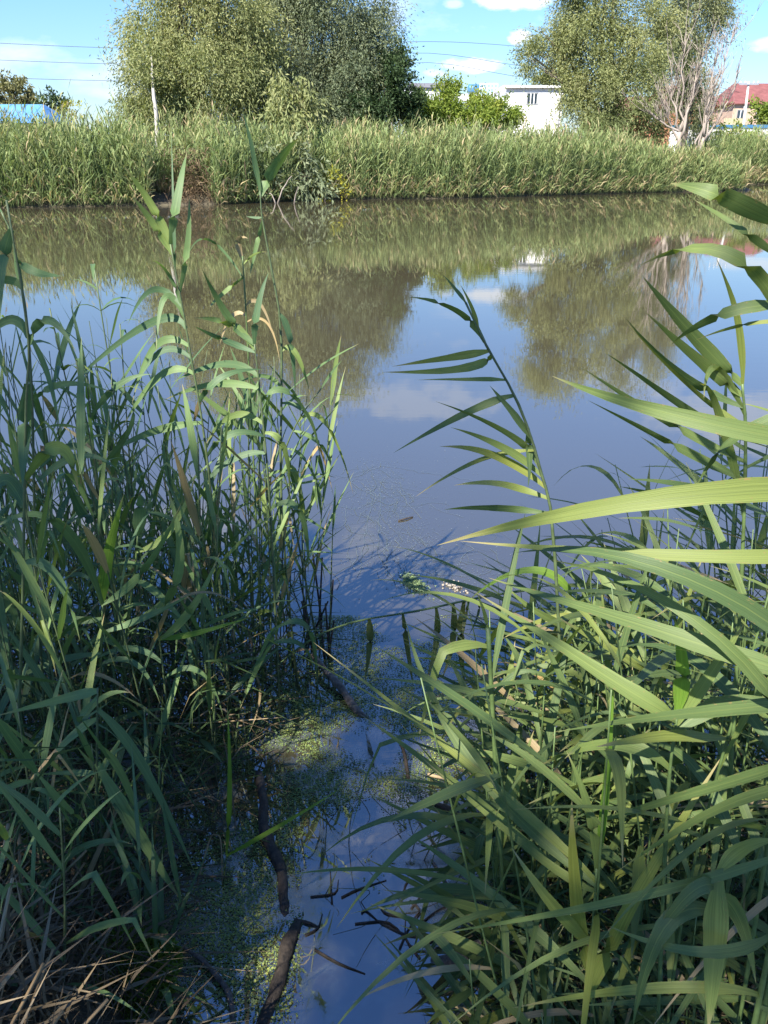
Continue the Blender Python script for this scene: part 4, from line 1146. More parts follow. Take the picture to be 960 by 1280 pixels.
hero_reed(near="the thin leaning reed at the left edge", label="thin leaning reed at the left edge with a bare upper stem", stem=[(60, 960, 2.0), (45, 700, 2.0), (38, 450, 2.0), (18, 310, 2.0), (2, 265, 2.0)],
          leaves=[((2, 265), (-10, 250), (-20, 240, 2.0), 10), ((18, 310), (25, 350), (30, 370, 2.0), 14), ((36, 420), (60, 470), (75, 540, 1.95), 16), ((40, 500), (80, 480), (140, 490, 2.0), 18), ((42, 600), (100, 570), (150, 590, 2.0), 20)], group=G_L)

# ---- bent reed across the water, leaves hanging
hero_reed("broken reed lying nearly flat over the water with wilted leaves hanging in a row", [at(655, 738, 2.35), at(600, 747, 2.5), at(520, 764, 2.6), at(440, 778, 2.65), at(385, 802, 2.65), at(325, 850, 2.6)],
          [((462, 773), (462, 805), (456, 852, 2.6), 30), ((505, 767), (510, 815), (517, 858, 2.55), 24), ((545, 758), (545, 805), (530, 858, 2.5), 26), ((569, 753), (566, 800), (552, 850, 2.5), 28), ((578, 751), (576, 805), (582, 862, 2.45), 32),
           ((586, 750), (580, 780), (578, 800, 2.45), 16), ((600, 747), (597, 770), (585, 795, 2.4), 10), ((390, 800), (395, 830), (398, 860, 2.6), 16)], mat='leaf_bent', stem_mat='stem_green', name="broken_reed", r0=.0045, r1=.0035)

# ---- right clump
hero_reed(near="the slim arching reed", label="slim arching reed leaning left over the open blue water", stem=[(712, 1090, 1.75), (694, 700, 1.75), (676, 590, 1.75), (648, 505, 1.75), (608, 432, 1.75), (582, 378, 1.75)],
          leaves=[((582, 378), (570, 362), (553, 343, 1.75), 10), ((600, 415), (590, 385), (575, 355, 1.75), 9), ((605, 428), (570, 388), (510, 371, 1.7), 17), ((610, 438), (568, 446), (490, 458, 1.65), 19), ((616, 447), (575, 461), (478, 465, 1.65), 21),
           ((630, 474), (590, 474), (520, 475, 1.65), 12), ((640, 492), (585, 515), (492, 566, 1.65), 20), ((664, 545), (640, 515), (612, 482, 1.75), 18), ((690, 580), (640, 545), (545, 502, 1.6), 18), ((676, 592), (630, 560), (563, 534, 1.65), 20),
           ((680, 610), (620, 570), (550, 558, 1.6), 22), ((661, 535), (662, 570), (660, 610, 1.6), 19, 'leaf_right'), ((668, 562), (600, 575), (518, 622, 1.55), 14, 'leaf_right'), ((685, 625), (625, 605), (567, 607, 1.5), 20, 'leaf_right'),
           ((688, 640), (620, 635), (555, 637, 1.5), 18, 'leaf_right')], mat='leaf_right', group=G_R)
X1 = [Vector((.66, .80, .22)), Vector((.63, .82, .9)), Vector((.60, .84, 1.5)), Vector((.57, .86, 2.02))]
hero_reed(near="the nearest reed with the broadest blade", label="nearest reed at the right edge, with the broadest sunlit blade", stem=X1,
          leaves=[((1080, 610), (835, 622, .78), (545, 682, .95), 27), ((1090, 560), (860, 523, .85), (690, 470, 1.05), 21), ((1080, 690), (850, 694, .82), (575, 676, 1.0), 18), ((1080, 860), (860, 722, .78), (645, 690, .95), 25),
           ((1080, 520), (960, 525, .86), (868, 612, .9), 18), ((1090, 1000), (900, 800, .8), (690, 700, 1.0), 18)], mat='leaf_right', stem_mat='stem_green', group=G_R, face=.85, r0=.006, r1=.003)
X2 = [Vector((.60, .70, .15)), Vector((.58, .74, .7)), Vector((.57, .78, 1.2)), Vector((.55, .80, 1.75))]
hero_reed(near="the reed with long shaded blades at lower right", label="near reed at the lower right edge with long shaded blades sweeping left", stem=X2,
          leaves=[((1100, 1090), (790, 1122, .8), (540, 1168, .95), 15), ((1090, 1195), (880, 1190, .72), (762, 1158, .8), 17), ((1080, 900), (890, 888, .85), (690, 915, 1.05), 23), ((1080, 860), (830, 790, .85), (610, 722, 1.1), 26),
           ((1090, 1010), (900, 1010, .85), (770, 1090, .95), 17), ((1080, 960), (870, 990, .9), (700, 1040, 1.1), 17), ((1090, 1280), (820, 1235, .75), (640, 1260, .9), 17)], mat='leaf_right', stem_mat='stem_green', group=G_R, face=.8, r0=.006, r1=.003)
hero_reed(near="the tall arching reed at the right edge", label="tall reed with arching dark blades at the upper right edge", stem=[Vector((.72, .95, .3)), at(1010, 700, .97), at(990, 400, .97), at(985, 260, .97)],
          leaves=[((985, 285), (905, 246, .95), (838, 229, 1.0), 24), ((987, 330), (920, 282, .97), (868, 250, 1.05), 9), ((990, 460), (925, 325, .95), (800, 332, 1.05), 20), ((990, 380), (905, 392, .97), (838, 432, 1.05), 16), ((990, 400), (935, 405, .97), (870, 425, 1.05), 6)],
          mat='leaf_right', stem_mat='stem_green', group=G_R, face=.7)
hero_reed(near="the reed with the sheaf of narrow blades", label="reed with a sheaf of narrow blades fanning up left at the right edge", stem=[(905, 1110, 1.25), (925, 760, 1.25), (932, 560, 1.25), (928, 480, 1.25)],
          leaves=[((928, 480), (868, 420), (803, 345, 1.2), 24), ((929, 495), (880, 455), (806, 390, 1.2), 22), ((928, 480), (922, 400), (895, 322, 1.25), 13), ((930, 510), (855, 470), (782, 398, 1.15), 15), ((931, 530), (870, 490), (782, 402, 1.15), 10),
           ((930, 520), (895, 460), (880, 500, 1.2), 16), ((932, 560), (850, 505), (755, 440, 1.15), 15), ((932, 580), (840, 530), (725, 458, 1.15), 16), ((931, 600), (850, 560), (735, 500, 1.15), 16), ((930, 640), (900, 520), (875, 480, 1.2), 18)],
          mat='leaf_right', stem_mat='stem_green', group=G_R)
hero_reed(near="the shoot with a folded yellowish blade", label="reed shoot with a folded upright yellowish blade at the heart of the right clump", stem=[(822, 1290, .95), (834, 1010, .95), (846, 895, .95)],
          leaves=[((846, 895), (853, 830), (843, 775, .95), 24, 'leaf_young'), ((845, 900), (755, 842, .98), (592, 738, 1.2), 30), ((845, 905), (890, 840), (930, 780, .95), 20), ((843, 915), (905, 880), (985, 880, .9), 28), ((838, 960), (760, 930, 1.0), (670, 960, 1.15), 22)],
          mat='leaf_right', stem_mat='stem_green', group=G_R, r0=.004)
hero_reed(near="the young reed with a bright spear", label="young reed with a bright spear and long blades reaching over the duckweed", stem=[(730, 1300, .98), (738, 1200, .98), (746, 1085, .98)],
          leaves=[((746, 1085), (758, 980), (768, 838, 1.0), 14, 'leaf_young'), ((745, 1088), (738, 1020), (708, 938, 1.0), 18), ((745, 1100), (600, 968, 1.15), (392, 803, 1.55), 19), ((744, 1105), (580, 940, 1.2), (506, 772, 1.5), 24),
           ((743, 1115), (660, 1060, 1.05), (520, 940, 1.3), 18), ((738, 1180), (690, 1130, .95), (640, 1060, 1.0), 22), ((736, 1220), (720, 1120), (715, 1000, .95), 28), ((734, 1250), (790, 1130, .95), (905, 942, 1.0), 30)],
          mat='leaf_right', stem_mat='stem_green', group=G_R, r0=.004)
hero_reed(near="the bare jointed stem", label="straight bare jointed reed stem standing at the water's edge in front of the right clump", stem=[(637, 1262, 1.3), (622, 1000, 1.3), (610, 785, 1.3)],
          leaves=[((632, 1195), (572, 1130, 1.25), (478, 1078, 1.25), 24), ((628, 1125), (540, 1125, 1.3), (438, 1142, 1.35), 11), ((634, 1225), (560, 1215, 1.2), (518, 1213, 1.2), 10), ((610, 785), (605, 765), (596, 740, 1.3), 10), ((615, 870), (650, 840), (690, 850, 1.3), 12)],
          mat='leaf_right', stem_mat='stem_green', group=G_R, r0=.0055, r1=.0045)
hero_reed(near="the reed with an arched yellow-green blade", label="reed with an arched yellow-green blade bending down to the water near the broken reed", stem=[(770, 1010, 1.9), (745, 840, 1.9), (725, 765, 1.9)],
          leaves=[((725, 765), (668, 712, 1.9), (578, 757, 1.95), 26, 'leaf_young'), ((726, 770), (680, 775), (625, 800, 1.95), 18), ((730, 790), (680, 770, 1.8), (632, 732, 1.8), 22), ((735, 800), (690, 830, 1.8), (640, 830, 1.85), 20), ((740, 830), (690, 870, 1.8), (620, 870, 1.85), 20)],
          mat='leaf_right', stem_mat='stem_green', group=G_R)
hero_reed(near="the reed with hanging strap blades", label="reed with broad strap blades hanging straight down in the lower right corner", stem=[(880, 1320, .78), (893, 1180, .78), (898, 1090, .78)],
          leaves=[((898, 1095), (893, 1190, .74), (885, 1290, .70), 34), ((897, 1110), (860, 1120, .76), (800, 1200, .76), 22), ((896, 1120), (925, 1150), (945, 1230, .74), 24), ((895, 1140), (830, 1160, .75), (790, 1290, .72), 28), ((898, 1090), (930, 1060), (975, 1050, .76), 20)],
          mat='leaf_right', stem_mat='stem_green', group=G_R, r0=.005)

# ---- the many other reeds of both clumps
def blocked_top(x, y, z):
    px, py = project(Vector((x, y, z)))
    return px, py

def wild_reed(base, H, lean, mat, smat, label, group, nl, wind, lw=(.012, .024), ll=(.26, .44), start=.3, rr=R, dry=0.0, name="reed", flat=1.0):
    base = Vector(base)
    top = base + Vector((lean[0], lean[1], H))
    mid = base.lerp(top, .5) + Vector((rr.gauss(0, .02), rr.gauss(0, .02), 0)) - Vector((lean[0], lean[1], 0)) * .12
    root = empty(name, base, label, "reed", group)
    pts = [base, mid, top]
    fine = smoothpoly(pts, 24)
    v, f = stem_tube(pts, rr.uniform(.0028, .0042), .0014, 9, 5)
    pymesh("stem", v, f, M[smat], root, base)
    az = rr.uniform(0, 6.28)
    for k in range(nl):
        t = start + (1 - start) * (k + rr.random() * .6) / nl
        p0 = fine[min(23, int(t * 23))]
        a = az + (math.pi if k % 2 else 0) + rr.gauss(0, .35)
        h = Vector((math.cos(a), math.sin(a), 0)) + Vector(wind)
        if h.length > 1.2: h *= 1.2 / h.length
        ln = rr.uniform(*ll) * (1 - .35 * max(0, t - .6))
        el = (rr.uniform(.35, 1.0) + .6 * t) * flat
        d = Vector((h.x, h.y, el)).normalized()
        droop = rr.uniform(0, .32) if rr.random() < .75 else rr.uniform(.45, .95)
        p1 = p0 + d * ln * .5 - Vector((0, 0, droop * ln * .12))
        p2 = p0 + d * ln - Vector((0, 0, droop * ln * .75))
        lm = mat
        if rr.random() < dry * (1.2 - t): lm = 'leaf_dry'
        add_leaf(root, base, p0, p1, p2, rr.uniform(*lw), M[lm], roll=rr.gauss(0, .35), twist=rr.gauss(0, .5), n=8, wav=.04, kink=(rr.uniform(.35, .75) if rr.random() < .13 else None))
    return root

def near_label(kind, b, grp):
    """Say which marked reed the plain one stands beside."""
    h = min((q for q in HEROES if q[0] == grp), key=lambda q: (q[1].x - b.x) ** 2 + (q[1].y - b.y) ** 2)
    lr = "left" if b.x < h[1].x else "right"
    side = "far behind and %s of" % lr if b.y > h[1].y + .45 else "behind and %s of" % lr if b.y > h[1].y + .05 else "in front and %s of" % lr if b.y < h[1].y - .05 else "%s of" % lr
    return "%s %s %s" % (kind, side, h[2]), "%ss %s %s" % (kind, side, h[2])

rl = random.Random(31)
cnt = 0
while cnt < 165:
    x, y = rl.uniform(-2.0, -.22), rl.uniform(1.72, 3.25)
    b = Vector((x, y, max(-.03, ground_z(x, y) - .02)))
    px, py = project(Vector((x, y, 0)))
    edge = 395 - max(0, (py - 800)) * .62          # outer rim of the clump in the photograph
    if px > edge or px < -60: continue
    if py > 930 and px > 150 and rl.random() < .6: continue
    back = max(0, min(1, (y - 1.9) / 1.2))
    # tops fall away between the edge-of-frame reeds and the tall ones near the rim
    want = rl.uniform(400, 700) if px < 200 else rl.uniform(440, 720)
    if px < 70: want = rl.uniform(300, 600)
    Ht = at(px, want, y).z
    H = max(.5, min(Ht, 1.95)) - b.z
    lab, gp = near_label("tall slim reed" if H > 1.25 else "short slim reed" if H < .85 else "slim reed", b, G_L)
    wild_reed(b, H, (rl.gauss(.02, .10), rl.gauss(.0, .08)), 'leaf_left', 'stem_dark', lab, gp, rl.randint(6, 9), (.06, -.03, 0), (.011, .027), (.26, .52), .22, rl, .18, flat=rl.choice((1.0, 1.7, 2.4)))
    cnt += 1

for k in range(24):
    x, y = rl.uniform(-1.15, -.5), rl.uniform(1.05, 1.75)
    b = Vector((x, y, max(-.02, ground_z(x, y) - .02)))
    px, py = project(b)
    if px > 215 or px < -80: continue
    H = rl.uniform(.3, .75)
    lab, gp = near_label("short slim reed" if H < .5 else "slim reed", b, G_L)
    wild_reed(b, H, (rl.gauss(.03, .07), rl.gauss(0, .06)), 'leaf_left', 'stem_dark', lab, gp, rl.randint(5, 8), (.15, 0, 0), (.009, .022), (.24, .42), .1, rl, .15, flat=1.4)

rq = random.Random(57)
cnt = 0
while cnt < 160:
    x, y = rq.uniform(.28, 1.75), rq.uniform(1.0, 2.5)
    px, py = project(Vector((x, y, 0)))
    if px < 640 + max(0, 1000 - py) * .12 - max(0, py - 1000) * .25 or px > 1150: continue
    b = Vector((x, y, max(-.03, ground_z(x, y) - .02)))
    lim = np.interp(px, [600, 700, 800, 900, 1150], [760, 690, 610, 520, 430])
    want = rq.uniform(lim, lim + 260)
    Ht = at(px, want, y).z
    H = max(.35, min(Ht, 1.8)) - b.z
    lab, gp = near_label("tall leafy reed" if H > 1.1 else "short leafy reed" if H < .75 else "leafy reed", b, G_R)
    wild_reed(b, H, (rq.gauss(-.10, .10), rq.gauss(.0, .08)), 'leaf_right', 'stem_green', lab, gp, rq.randint(6, 9), (-.9, .0, 0), (.011, .028), (.30, .56), .15, rq, .08, flat=.5)
    cnt += 1

for k in range(26):
    x, y = rq.uniform(.30, .95), rq.uniform(.72, 1.1)
    b = Vector((x, y, max(-.02, ground_z(x, y) - .02)))
    H = rq.uniform(.3, .72)
    lab, gp = near_label("short leafy reed" if H < .52 else "leafy reed", b, G_R)
    wild_reed(b, H, (rq.gauss(-.08, .08), rq.gauss(.03, .06)), 'leaf_right', 'stem_green', lab, gp, rq.randint(5, 8), (-.7, .1, 0), (.012, .028), (.26, .46), .1, rq, .06, flat=.6)

# short sprouts low at the water's edge, right
for k in range(16):
    px, py = rq.uniform(610, 720), rq.uniform(1090, 1270)
    b = on_plane(px, py, 0.0)
    wild_reed(b, rq.uniform(.12, .3), (rq.gauss(-.06, .06), rq.gauss(0, .05)), 'leaf_right', 'stem_green', "low curling reed sprout at the muddy foot of the right clump", "low sprouts at the foot of the right clump", 5, (-.3, 0, 0), (.007, .013), (.16, .28), .05, rq, .25, name="reed_sprout")

# narrow-leaved herbs in the left thicket
def herb(px, py, Y, base_py, label, seed):
    rr = random.Random(seed)
    top = at(px, py, Y)
    b = Vector((top.x + rr.uniform(-.1, .05), Y + .05, 0))
    root = empty("narrow_leaved_herb", b, label, "plant", "narrow-leaved herbs")
    fine = smoothpoly([b, b.lerp(top, .5) + Vector((rr.gauss(0, .03), 0, 0)), top], 30)
    v, f = tube(fine[::3] + [fine[-1]], [.003] * 8 + [.002] * 3, 5)
    pymesh("stem", v, f, M['stem_dark'], root, b)
    for k in range(26):
        p0 = fine[rr.randint(12, 29)]
        a = rr.uniform(0, 6.28); ln = rr.uniform(.07, .15)
        d = Vector((math.cos(a), math.sin(a), rr.uniform(.1, .7))).normalized()
        add_leaf(root, b, p0, p0 + d * ln * .5, p0 + d * ln - Vector((0, 0, ln * rr.uniform(.2, .5))), rr.uniform(.010, .017), M['leaf_left'], n=5, roll=rr.gauss(0, .3))
herb(118, 335, 2.35, 0, "bushy herb with small narrow leaves, the highest of the left thicket", 1)
herb(62, 385, 2.2, 0, "herb with small narrow leaves close to the left edge", 2)
herb(150, 405, 2.45, 0, "herb with small curled leaves between the thicket and the tallest reed", 3)
herb(95, 450, 2.1, 0, "lower herb with small leaves in the middle of the left thicket", 4)

# tangle of fine stalks and leaves low in both clumps: nobody could count it
def tangle(name, label, region, n, mat, seed, zmax, wind=0.0, wmin=.004, wmax=.011):
    g = np.random.default_rng(seed)
    x0, x1, y0, y1, test = region
    P = []
    while len(P) < n:
        x, y = x0 + (x1 - x0) * g.random(), y0 + (y1 - y0) * g.random()
        px, py = project(Vector((x, y, 0)))
        if test(px, py):
            P.append((x, y, max(0, ground_z(x, y)) + g.random() ** 1.6 * zmax))
    P = np.array(P)
    D = g.normal(size=P.shape) * np.array([.75, .75, .5]) + np.array([wind, 0, .55])
    V, Q = diamonds(P, D, .14 + .26 * g.random(n), wmin + (wmax - wmin) * g.random(n), droop=.15 + .3 * g.random(n))
    return tag(npmesh(name, V, Q, mat, np.clip(g.normal(size=n) * .25 + .45, 0, 1)), label, "undergrowth", kind='stuff')
M['tangle_green'] = foliage_mat("undergrowth_leaves", [(0, (0.035, 0.06, 0.025)), (.6, (0.065, 0.105, 0.04)), (.85, (0.10, 0.13, 0.05)), (1, (0.24, 0.19, 0.10))], .22)
M['tangle_dry'] = foliage_mat("undergrowth_dry", [(0, (0.06, 0.045, 0.03)), (.6, (0.15, 0.115, 0.07)), (1, (0.30, 0.24, 0.15))], .1)
tangle("undergrowth", "fine tangle of thin leaves low in the left reed clump", (-2.1, -.2, 1.3, 3.1, lambda a, b: -80 < a < 385 - max(0, b - 820) * .6), 2800, M['tangle_green'], 201, .55)
tangle("dry_undergrowth", "dead brown stalks and leaves at the foot of the left clump", (-2.1, -.2, 1.3, 3.1, lambda a, b: -80 < a < 375 - max(0, b - 820) * .55), 1500, M['tangle_dry'], 202, .22)
tangle("undergrowth", "fine tangle of thin leaves low in the right reed clump", (.2, 1.8, .9, 2.4, lambda a, b: 640 < a < 1150), 3000, M['tangle_green'], 203, .6, -.3)
tangle("straw_litter", "flattened dead leaves and straw bits under the straw heap at lower left", (-1.5, -.4, .5, 1.75, lambda a, b: -120 < a < 190), 2600, M['tangle_dry'], 205, .05)
tangle("dry_undergrowth", "dead stalks and leaves at the foot of the right clump", (.2, 1.8, .9, 2.3, lambda a, b: 630 < a < 1150), 1600, M['tangle_dry'], 204, .15)

# ------------------------------------------------------------------ dead stalks, logs, sticks
def stick(name, label, pts, r0, r1, mat, group=None, n=14, jit=.05, cat=None, sides=7):
    P = [p if isinstance(p, Vector) else at(*p) for p in pts]
    v, f = tube(smoothpoly(P, n), [r0 + (r1 - r0) * i / (n - 1) for i in range(n)], sides, jitter=jit)
    o = pymesh(name, v, f, mat, None, P[0])
    return tag(o, label, cat or name.replace('_', ' '), group)

def W(px, py, z=0.0):
    return on_plane(px, py, z)

def log(label, pts, radii, mat, stubs=()):
    org = pts[0].copy()
    root = empty("log", org, label, "log", "logs lying in the shallow water")
    n = 34
    P = smoothpoly(pts, n)
    P = [p_ - Vector((0, 0, .012)) + Vector((mnoise.noise(p_ * 7) * .02, mnoise.noise(p_ * 7 + Vector((9, 0, 0))) * .02, mnoise.noise(p_ * 5 + Vector((0, 7, 0))) * .012)) for p_ in P]
    rs = [.52 * float(np.interp(i / (n - 1), np.linspace(0, 1, len(radii)), radii)) for i in range(n)]
    v, f = tube(P, rs, 14)
    k0 = R.uniform(0, 50)
    for i_ in range(len(v)):
        ax = P[i_ // 14]
        q = v[i_] - ax
        lump = mnoise.noise(v[i_] * 16 + Vector((k0, 0, 0))) * .28 + mnoise.noise(Vector((i_ % 14 * 1.7, i_ // 14 * .35, k0))) * .22 + mnoise.noise(v[i_] * 55) * .14
        v[i_] = ax + q * (1 + lump)
    pymesh("trunk", v, f, mat, root, org)
    for a, b, r in stubs:
        v, f = tube(smoothpoly([a, a.lerp(b, .5) + Vector((0, 0, .01)), b], 6), [r * (1 - .1 * i) for i in range(6)], 7, jitter=.1)
        pymesh("branch_stub", v, f, mat, root, org)
    return root

log("half-sunken brown log slanting down to the right between the clumps", [W(392, 815, .06), W(420, 850, .05), W(445, 880, .025), W(466, 899, .0)], [.022, .028, .032, .02], M['log_grey'])
log("long dark log lying upright in the picture past the sunlit duckweed", [W(322, 965, .02), W(328, 1010, .03), W(338, 1060, .02), W(350, 1110, .01), W(358, 1150, -.01)], [.025, .034, .036, .034, .03], M['log'])
log("dark root at the bottom of the picture continuing the upright log", [W(372, 1150, .0), W(362, 1185, .02), W(345, 1230, .02), W(320, 1290, .01)], [.03, .038, .036, .03], M['log'],
    [(W(372, 1152, -.004), W(400, 1160, -.002), .006)])
log("dark half-sunken log at the edge of the right clump", [W(538, 1000, .02), W(570, 1020, .035), W(605, 1045, .03), W(640, 1090, .02), W(672, 1130, .01)], [.016, .024, .03, .03, .02], M['log'])
log("mossy grey log under the lower right reeds", [W(540, 1200, .0), W(600, 1180, .04), W(660, 1180, .05), W(740, 1190, .05)], [.03, .05, .055, .05], M['log_grey'])
log("short curved root among the duckweed at lower left", [W(228, 1180, .02), W(268, 1210, .03), W(288, 1245, .02), W(292, 1290, .01)], [.010, .016, .018, .014], M['log_grey'])

stick("dry_reed_stalk", "long pale dry stalk lying diagonally over the dark water", [at(185, 1020, 2.0), at(290, 985, 2.15), at(345, 965, 2.25), at(452, 925, 2.45)], .0045, .002, M['stem_dry'], cat="dry stalk")
stick("dry_reed_stalk", "thin brown dry stalk lying level below the left clump", [at(150, 903, 2.2), at(240, 904, 2.25), at(352, 897, 2.35)], .0028, .0018, M['stem_dry'], cat="dry stalk")
stick("dry_reed_stalk", "dry stalk slanting up from the dark water to the drooping blade", [at(170, 950, 2.2), at(235, 905, 2.25), at(298, 863, 2.3)], .0035, .0025, M['stem_dry'], cat="dry stalk")
stick("dry_reed_stalk", "dry stalk running from the straw heap down into the duckweed", [at(40, 1130, 1.4), at(130, 1165, 1.45), at(200, 1185, 1.47), at(275, 1220, 1.48)], .005, .004, M['stem_old'], cat="dry stalk")
stick("bent_twig", "thin dead twig bent like a hairpin standing in the dark water", [W(245, 1110, .0), W(262, 1050, .06), W(270, 1044, .07), W(276, 1052, .06), W(278, 1105, .0)], .003, .002, M['stem_old'], cat="twig")
stick("floating_twig", "brown twig floating beside the bare jointed stem", [W(540, 1075, .005), W(565, 1115, .008), W(590, 1155, .004)], .004, .003, M['log_grey'], cat="twig")
stick("floating_twig", "small pale stick floating on the duckweed by the right clump", [W(535, 968, .012), W(552, 972, .018), W(572, 975, .01)], .007, .005, M['stem_dry'], cat="twig")
stick("wooden_stake", "short dark stake standing in the water between the clumps", [W(512, 985, -.02), W(506, 945, .05), W(500, 928, .09)], .008, .006, M['log'], cat="stake")
stick("floating_stick", "tiny dark stick floating on the open water amid the scum", [W(498, 651, .004), W(508, 648, .008), W(516, 646, .004)], .006, .004, M['log'], cat="stick")
rs_ = random.Random(66)
for k in range(10):
    a = W(rs_.uniform(385, 415), rs_.uniform(770, 825)); h = rs_.uniform(.12, .42)
    stick("dead_stub", "blackened dead reed stub at the outer foot of the left clump", [a, a + Vector((rs_.gauss(0, .03), rs_.gauss(0, .03), h))], .006, .004, M['log'], "dead stubs at the foot of the left clump", 4, cat="reed stub")
for k in range(16):
    a = W(rs_.uniform(375, 560), rs_.uniform(1120, 1215), .002)
    an = rs_.uniform(0, 6.28); ln = rs_.uniform(.06, .2)
    stick("sunken_twig", "dark twig lying flat in the wet tangle at the bottom of the open water", [a, a + Vector((math.cos(an) * ln * .5 + rs_.gauss(0, .02), math.sin(an) * ln * .4 + rs_.gauss(0, .02), .002)), a + Vector((math.cos(an) * ln, math.sin(an) * ln * .8, .0))], .0038, .0015, M['log'], "dark twigs in the wet tangle", 7, cat="twig")
for k in range(12):
    a = W(rs_.uniform(400, 560), rs_.uniform(960, 1130), .0)
    b = a + Vector((rs_.gauss(0, .06), rs_.gauss(0, .06), rs_.uniform(.08, .3)))
    stick("thin_sprig", "wispy green sprig sticking up from the duckweed between the clumps", [a, a.lerp(b, .5) + Vector((rs_.gauss(0, .03), 0, .02)), b], .0018, .0008, M['stem_dark'], "wispy sprigs in the duckweed", 7, cat="sprig", sides=4)

# heap of old straw in the lower left corner
for k in range(300):
    a = Vector((rs_.uniform(-1.25, -.42), rs_.uniform(.55, 1.75), 0))
    if project(Vector((a.x, a.y, .15)))[0] > 95: continue
    mo = W(155, 1235, .12)
    if (a.x - mo.x) ** 2 + (a.y - mo.y) ** 2 < .026: continue
    a.z = max(0, ground_z(a.x, a.y)) + rs_.uniform(.01, .14)
    an = rs_.gauss(-1.2, .5) if rs_.random() < .7 else rs_.uniform(0, 6.3); ln = rs_.uniform(.12, .55)
    d = Vector((math.cos(an) * .75, math.sin(an), rs_.gauss(-.05, .22)))
    a2 = a - d * ln * .5; b2 = a + d * ln * .5
    a2.z = max(a2.z, max(0, ground_z(a2.x, a2.y)) + .01); b2.z = max(b2.z, max(0, ground_z(b2.x, b2.y)) + .006)
    pale = rs_.random() < .3
    low = project(a)[1] > 1150
    u1, u2 = project(a2), project(b2)
    tilt = 'lying level' if abs(u1[1] - u2[1]) < .5 * abs(u1[0] - u2[0]) else 'slanting right' if (u1[0] - u2[0]) * (u1[1] - u2[1]) < 0 else 'slanting left'
    stick("straw_stalk", "%s reed straw %s in the %s straw heap at lower left" % ("pale tan" if pale else "old grey-brown", tilt, "lower" if low else "upper"), [a2, a + Vector((0, 0, .015)), b2], rs_.uniform(.0022, .0045), .0016,
          M['stem_dry'] if pale else M['stem_old'], "%s straw %s in the %s heap" % ("pale" if pale else "old", tilt, "lower" if low else "upper"), 5, cat="straw", sides=5)

# ------------------------------------------------------------------ floating plants
def duckweed():
    g = np.random.default_rng(300)
    n = 520000
    # spread over the shallows between the clumps
    x = -1.7 + 2.9 * g.random(n); y = 1.0 + 2.35 * g.random(n)
    keep = np.zeros(n, bool); tint = np.zeros(n)
    for i in range(n):
        px, py = project(Vector((x[i], y[i], 0)))
        if px < -40 or px > 800 or py < 770: continue
        v = mnoise.noise(Vector((x[i] * 3.2, y[i] * 3.2, 7.0))) + .55 * mnoise.noise(Vector((x[i] * 9, y[i] * 9, 2.0))) + .3 * mnoise.noise(Vector((x[i] * 24, y[i] * 24, 5.0)))
        b = .05
        # thick along the upright log and under the left log, thin on the open blue water
        for cx_, cy_, rx_, ry_, s in ((375, 920, 90, 65, 1.0), (430, 830, 60, 40, .5), (430, 790, 30, 50, .4), (270, 1200, 90, 110, .75), (330, 1080, 70, 80, .35), (440, 1000, 90, 60, .42), (560, 960, 70, 50, .6), (480, 870, 60, 40, .3), (620, 900, 90, 60, .3), (200, 1150, 60, 60, .4)):
            b += s * math.exp(-((px - cx_) / rx_) ** 2 - ((py - cy_) / ry_) ** 2)
        if px > 440 and py > 1000: b -= .35
        if py > 1100 and px > 380: b -= .35
        if g.random() < max(0, min(.94, (b * .85 - .06 + v * 1.05))):
            keep[i] = True
            tint[i] = .45 + .3 * v + g.normal() * .18
    x, y, tint = x[keep], y[keep], np.clip(tint[keep], 0, 1)
    n = len(x)
    r = .0013 + .0027 * g.random(n) ** 1.8
    ang = g.random(n) * 6.28
    z = .003 + .003 * g.random(n)
    k = 5
    V = np.stack([np.column_stack([x + r * np.cos(ang + 6.283 * j / k), y + r * .8 * np.sin(ang + 6.283 * j / k), z + .0012 * np.sin(ang * 3 + j)]) for j in range(k)], axis=1).reshape(-1, 3)
    Q = np.arange(n * k).reshape(n, k)
    tag(npmesh("duckweed", V, Q, M['duckweed'], tint), "green duckweed floating in ragged mats between the two reed clumps", "duckweed", kind='stuff')
duckweed()

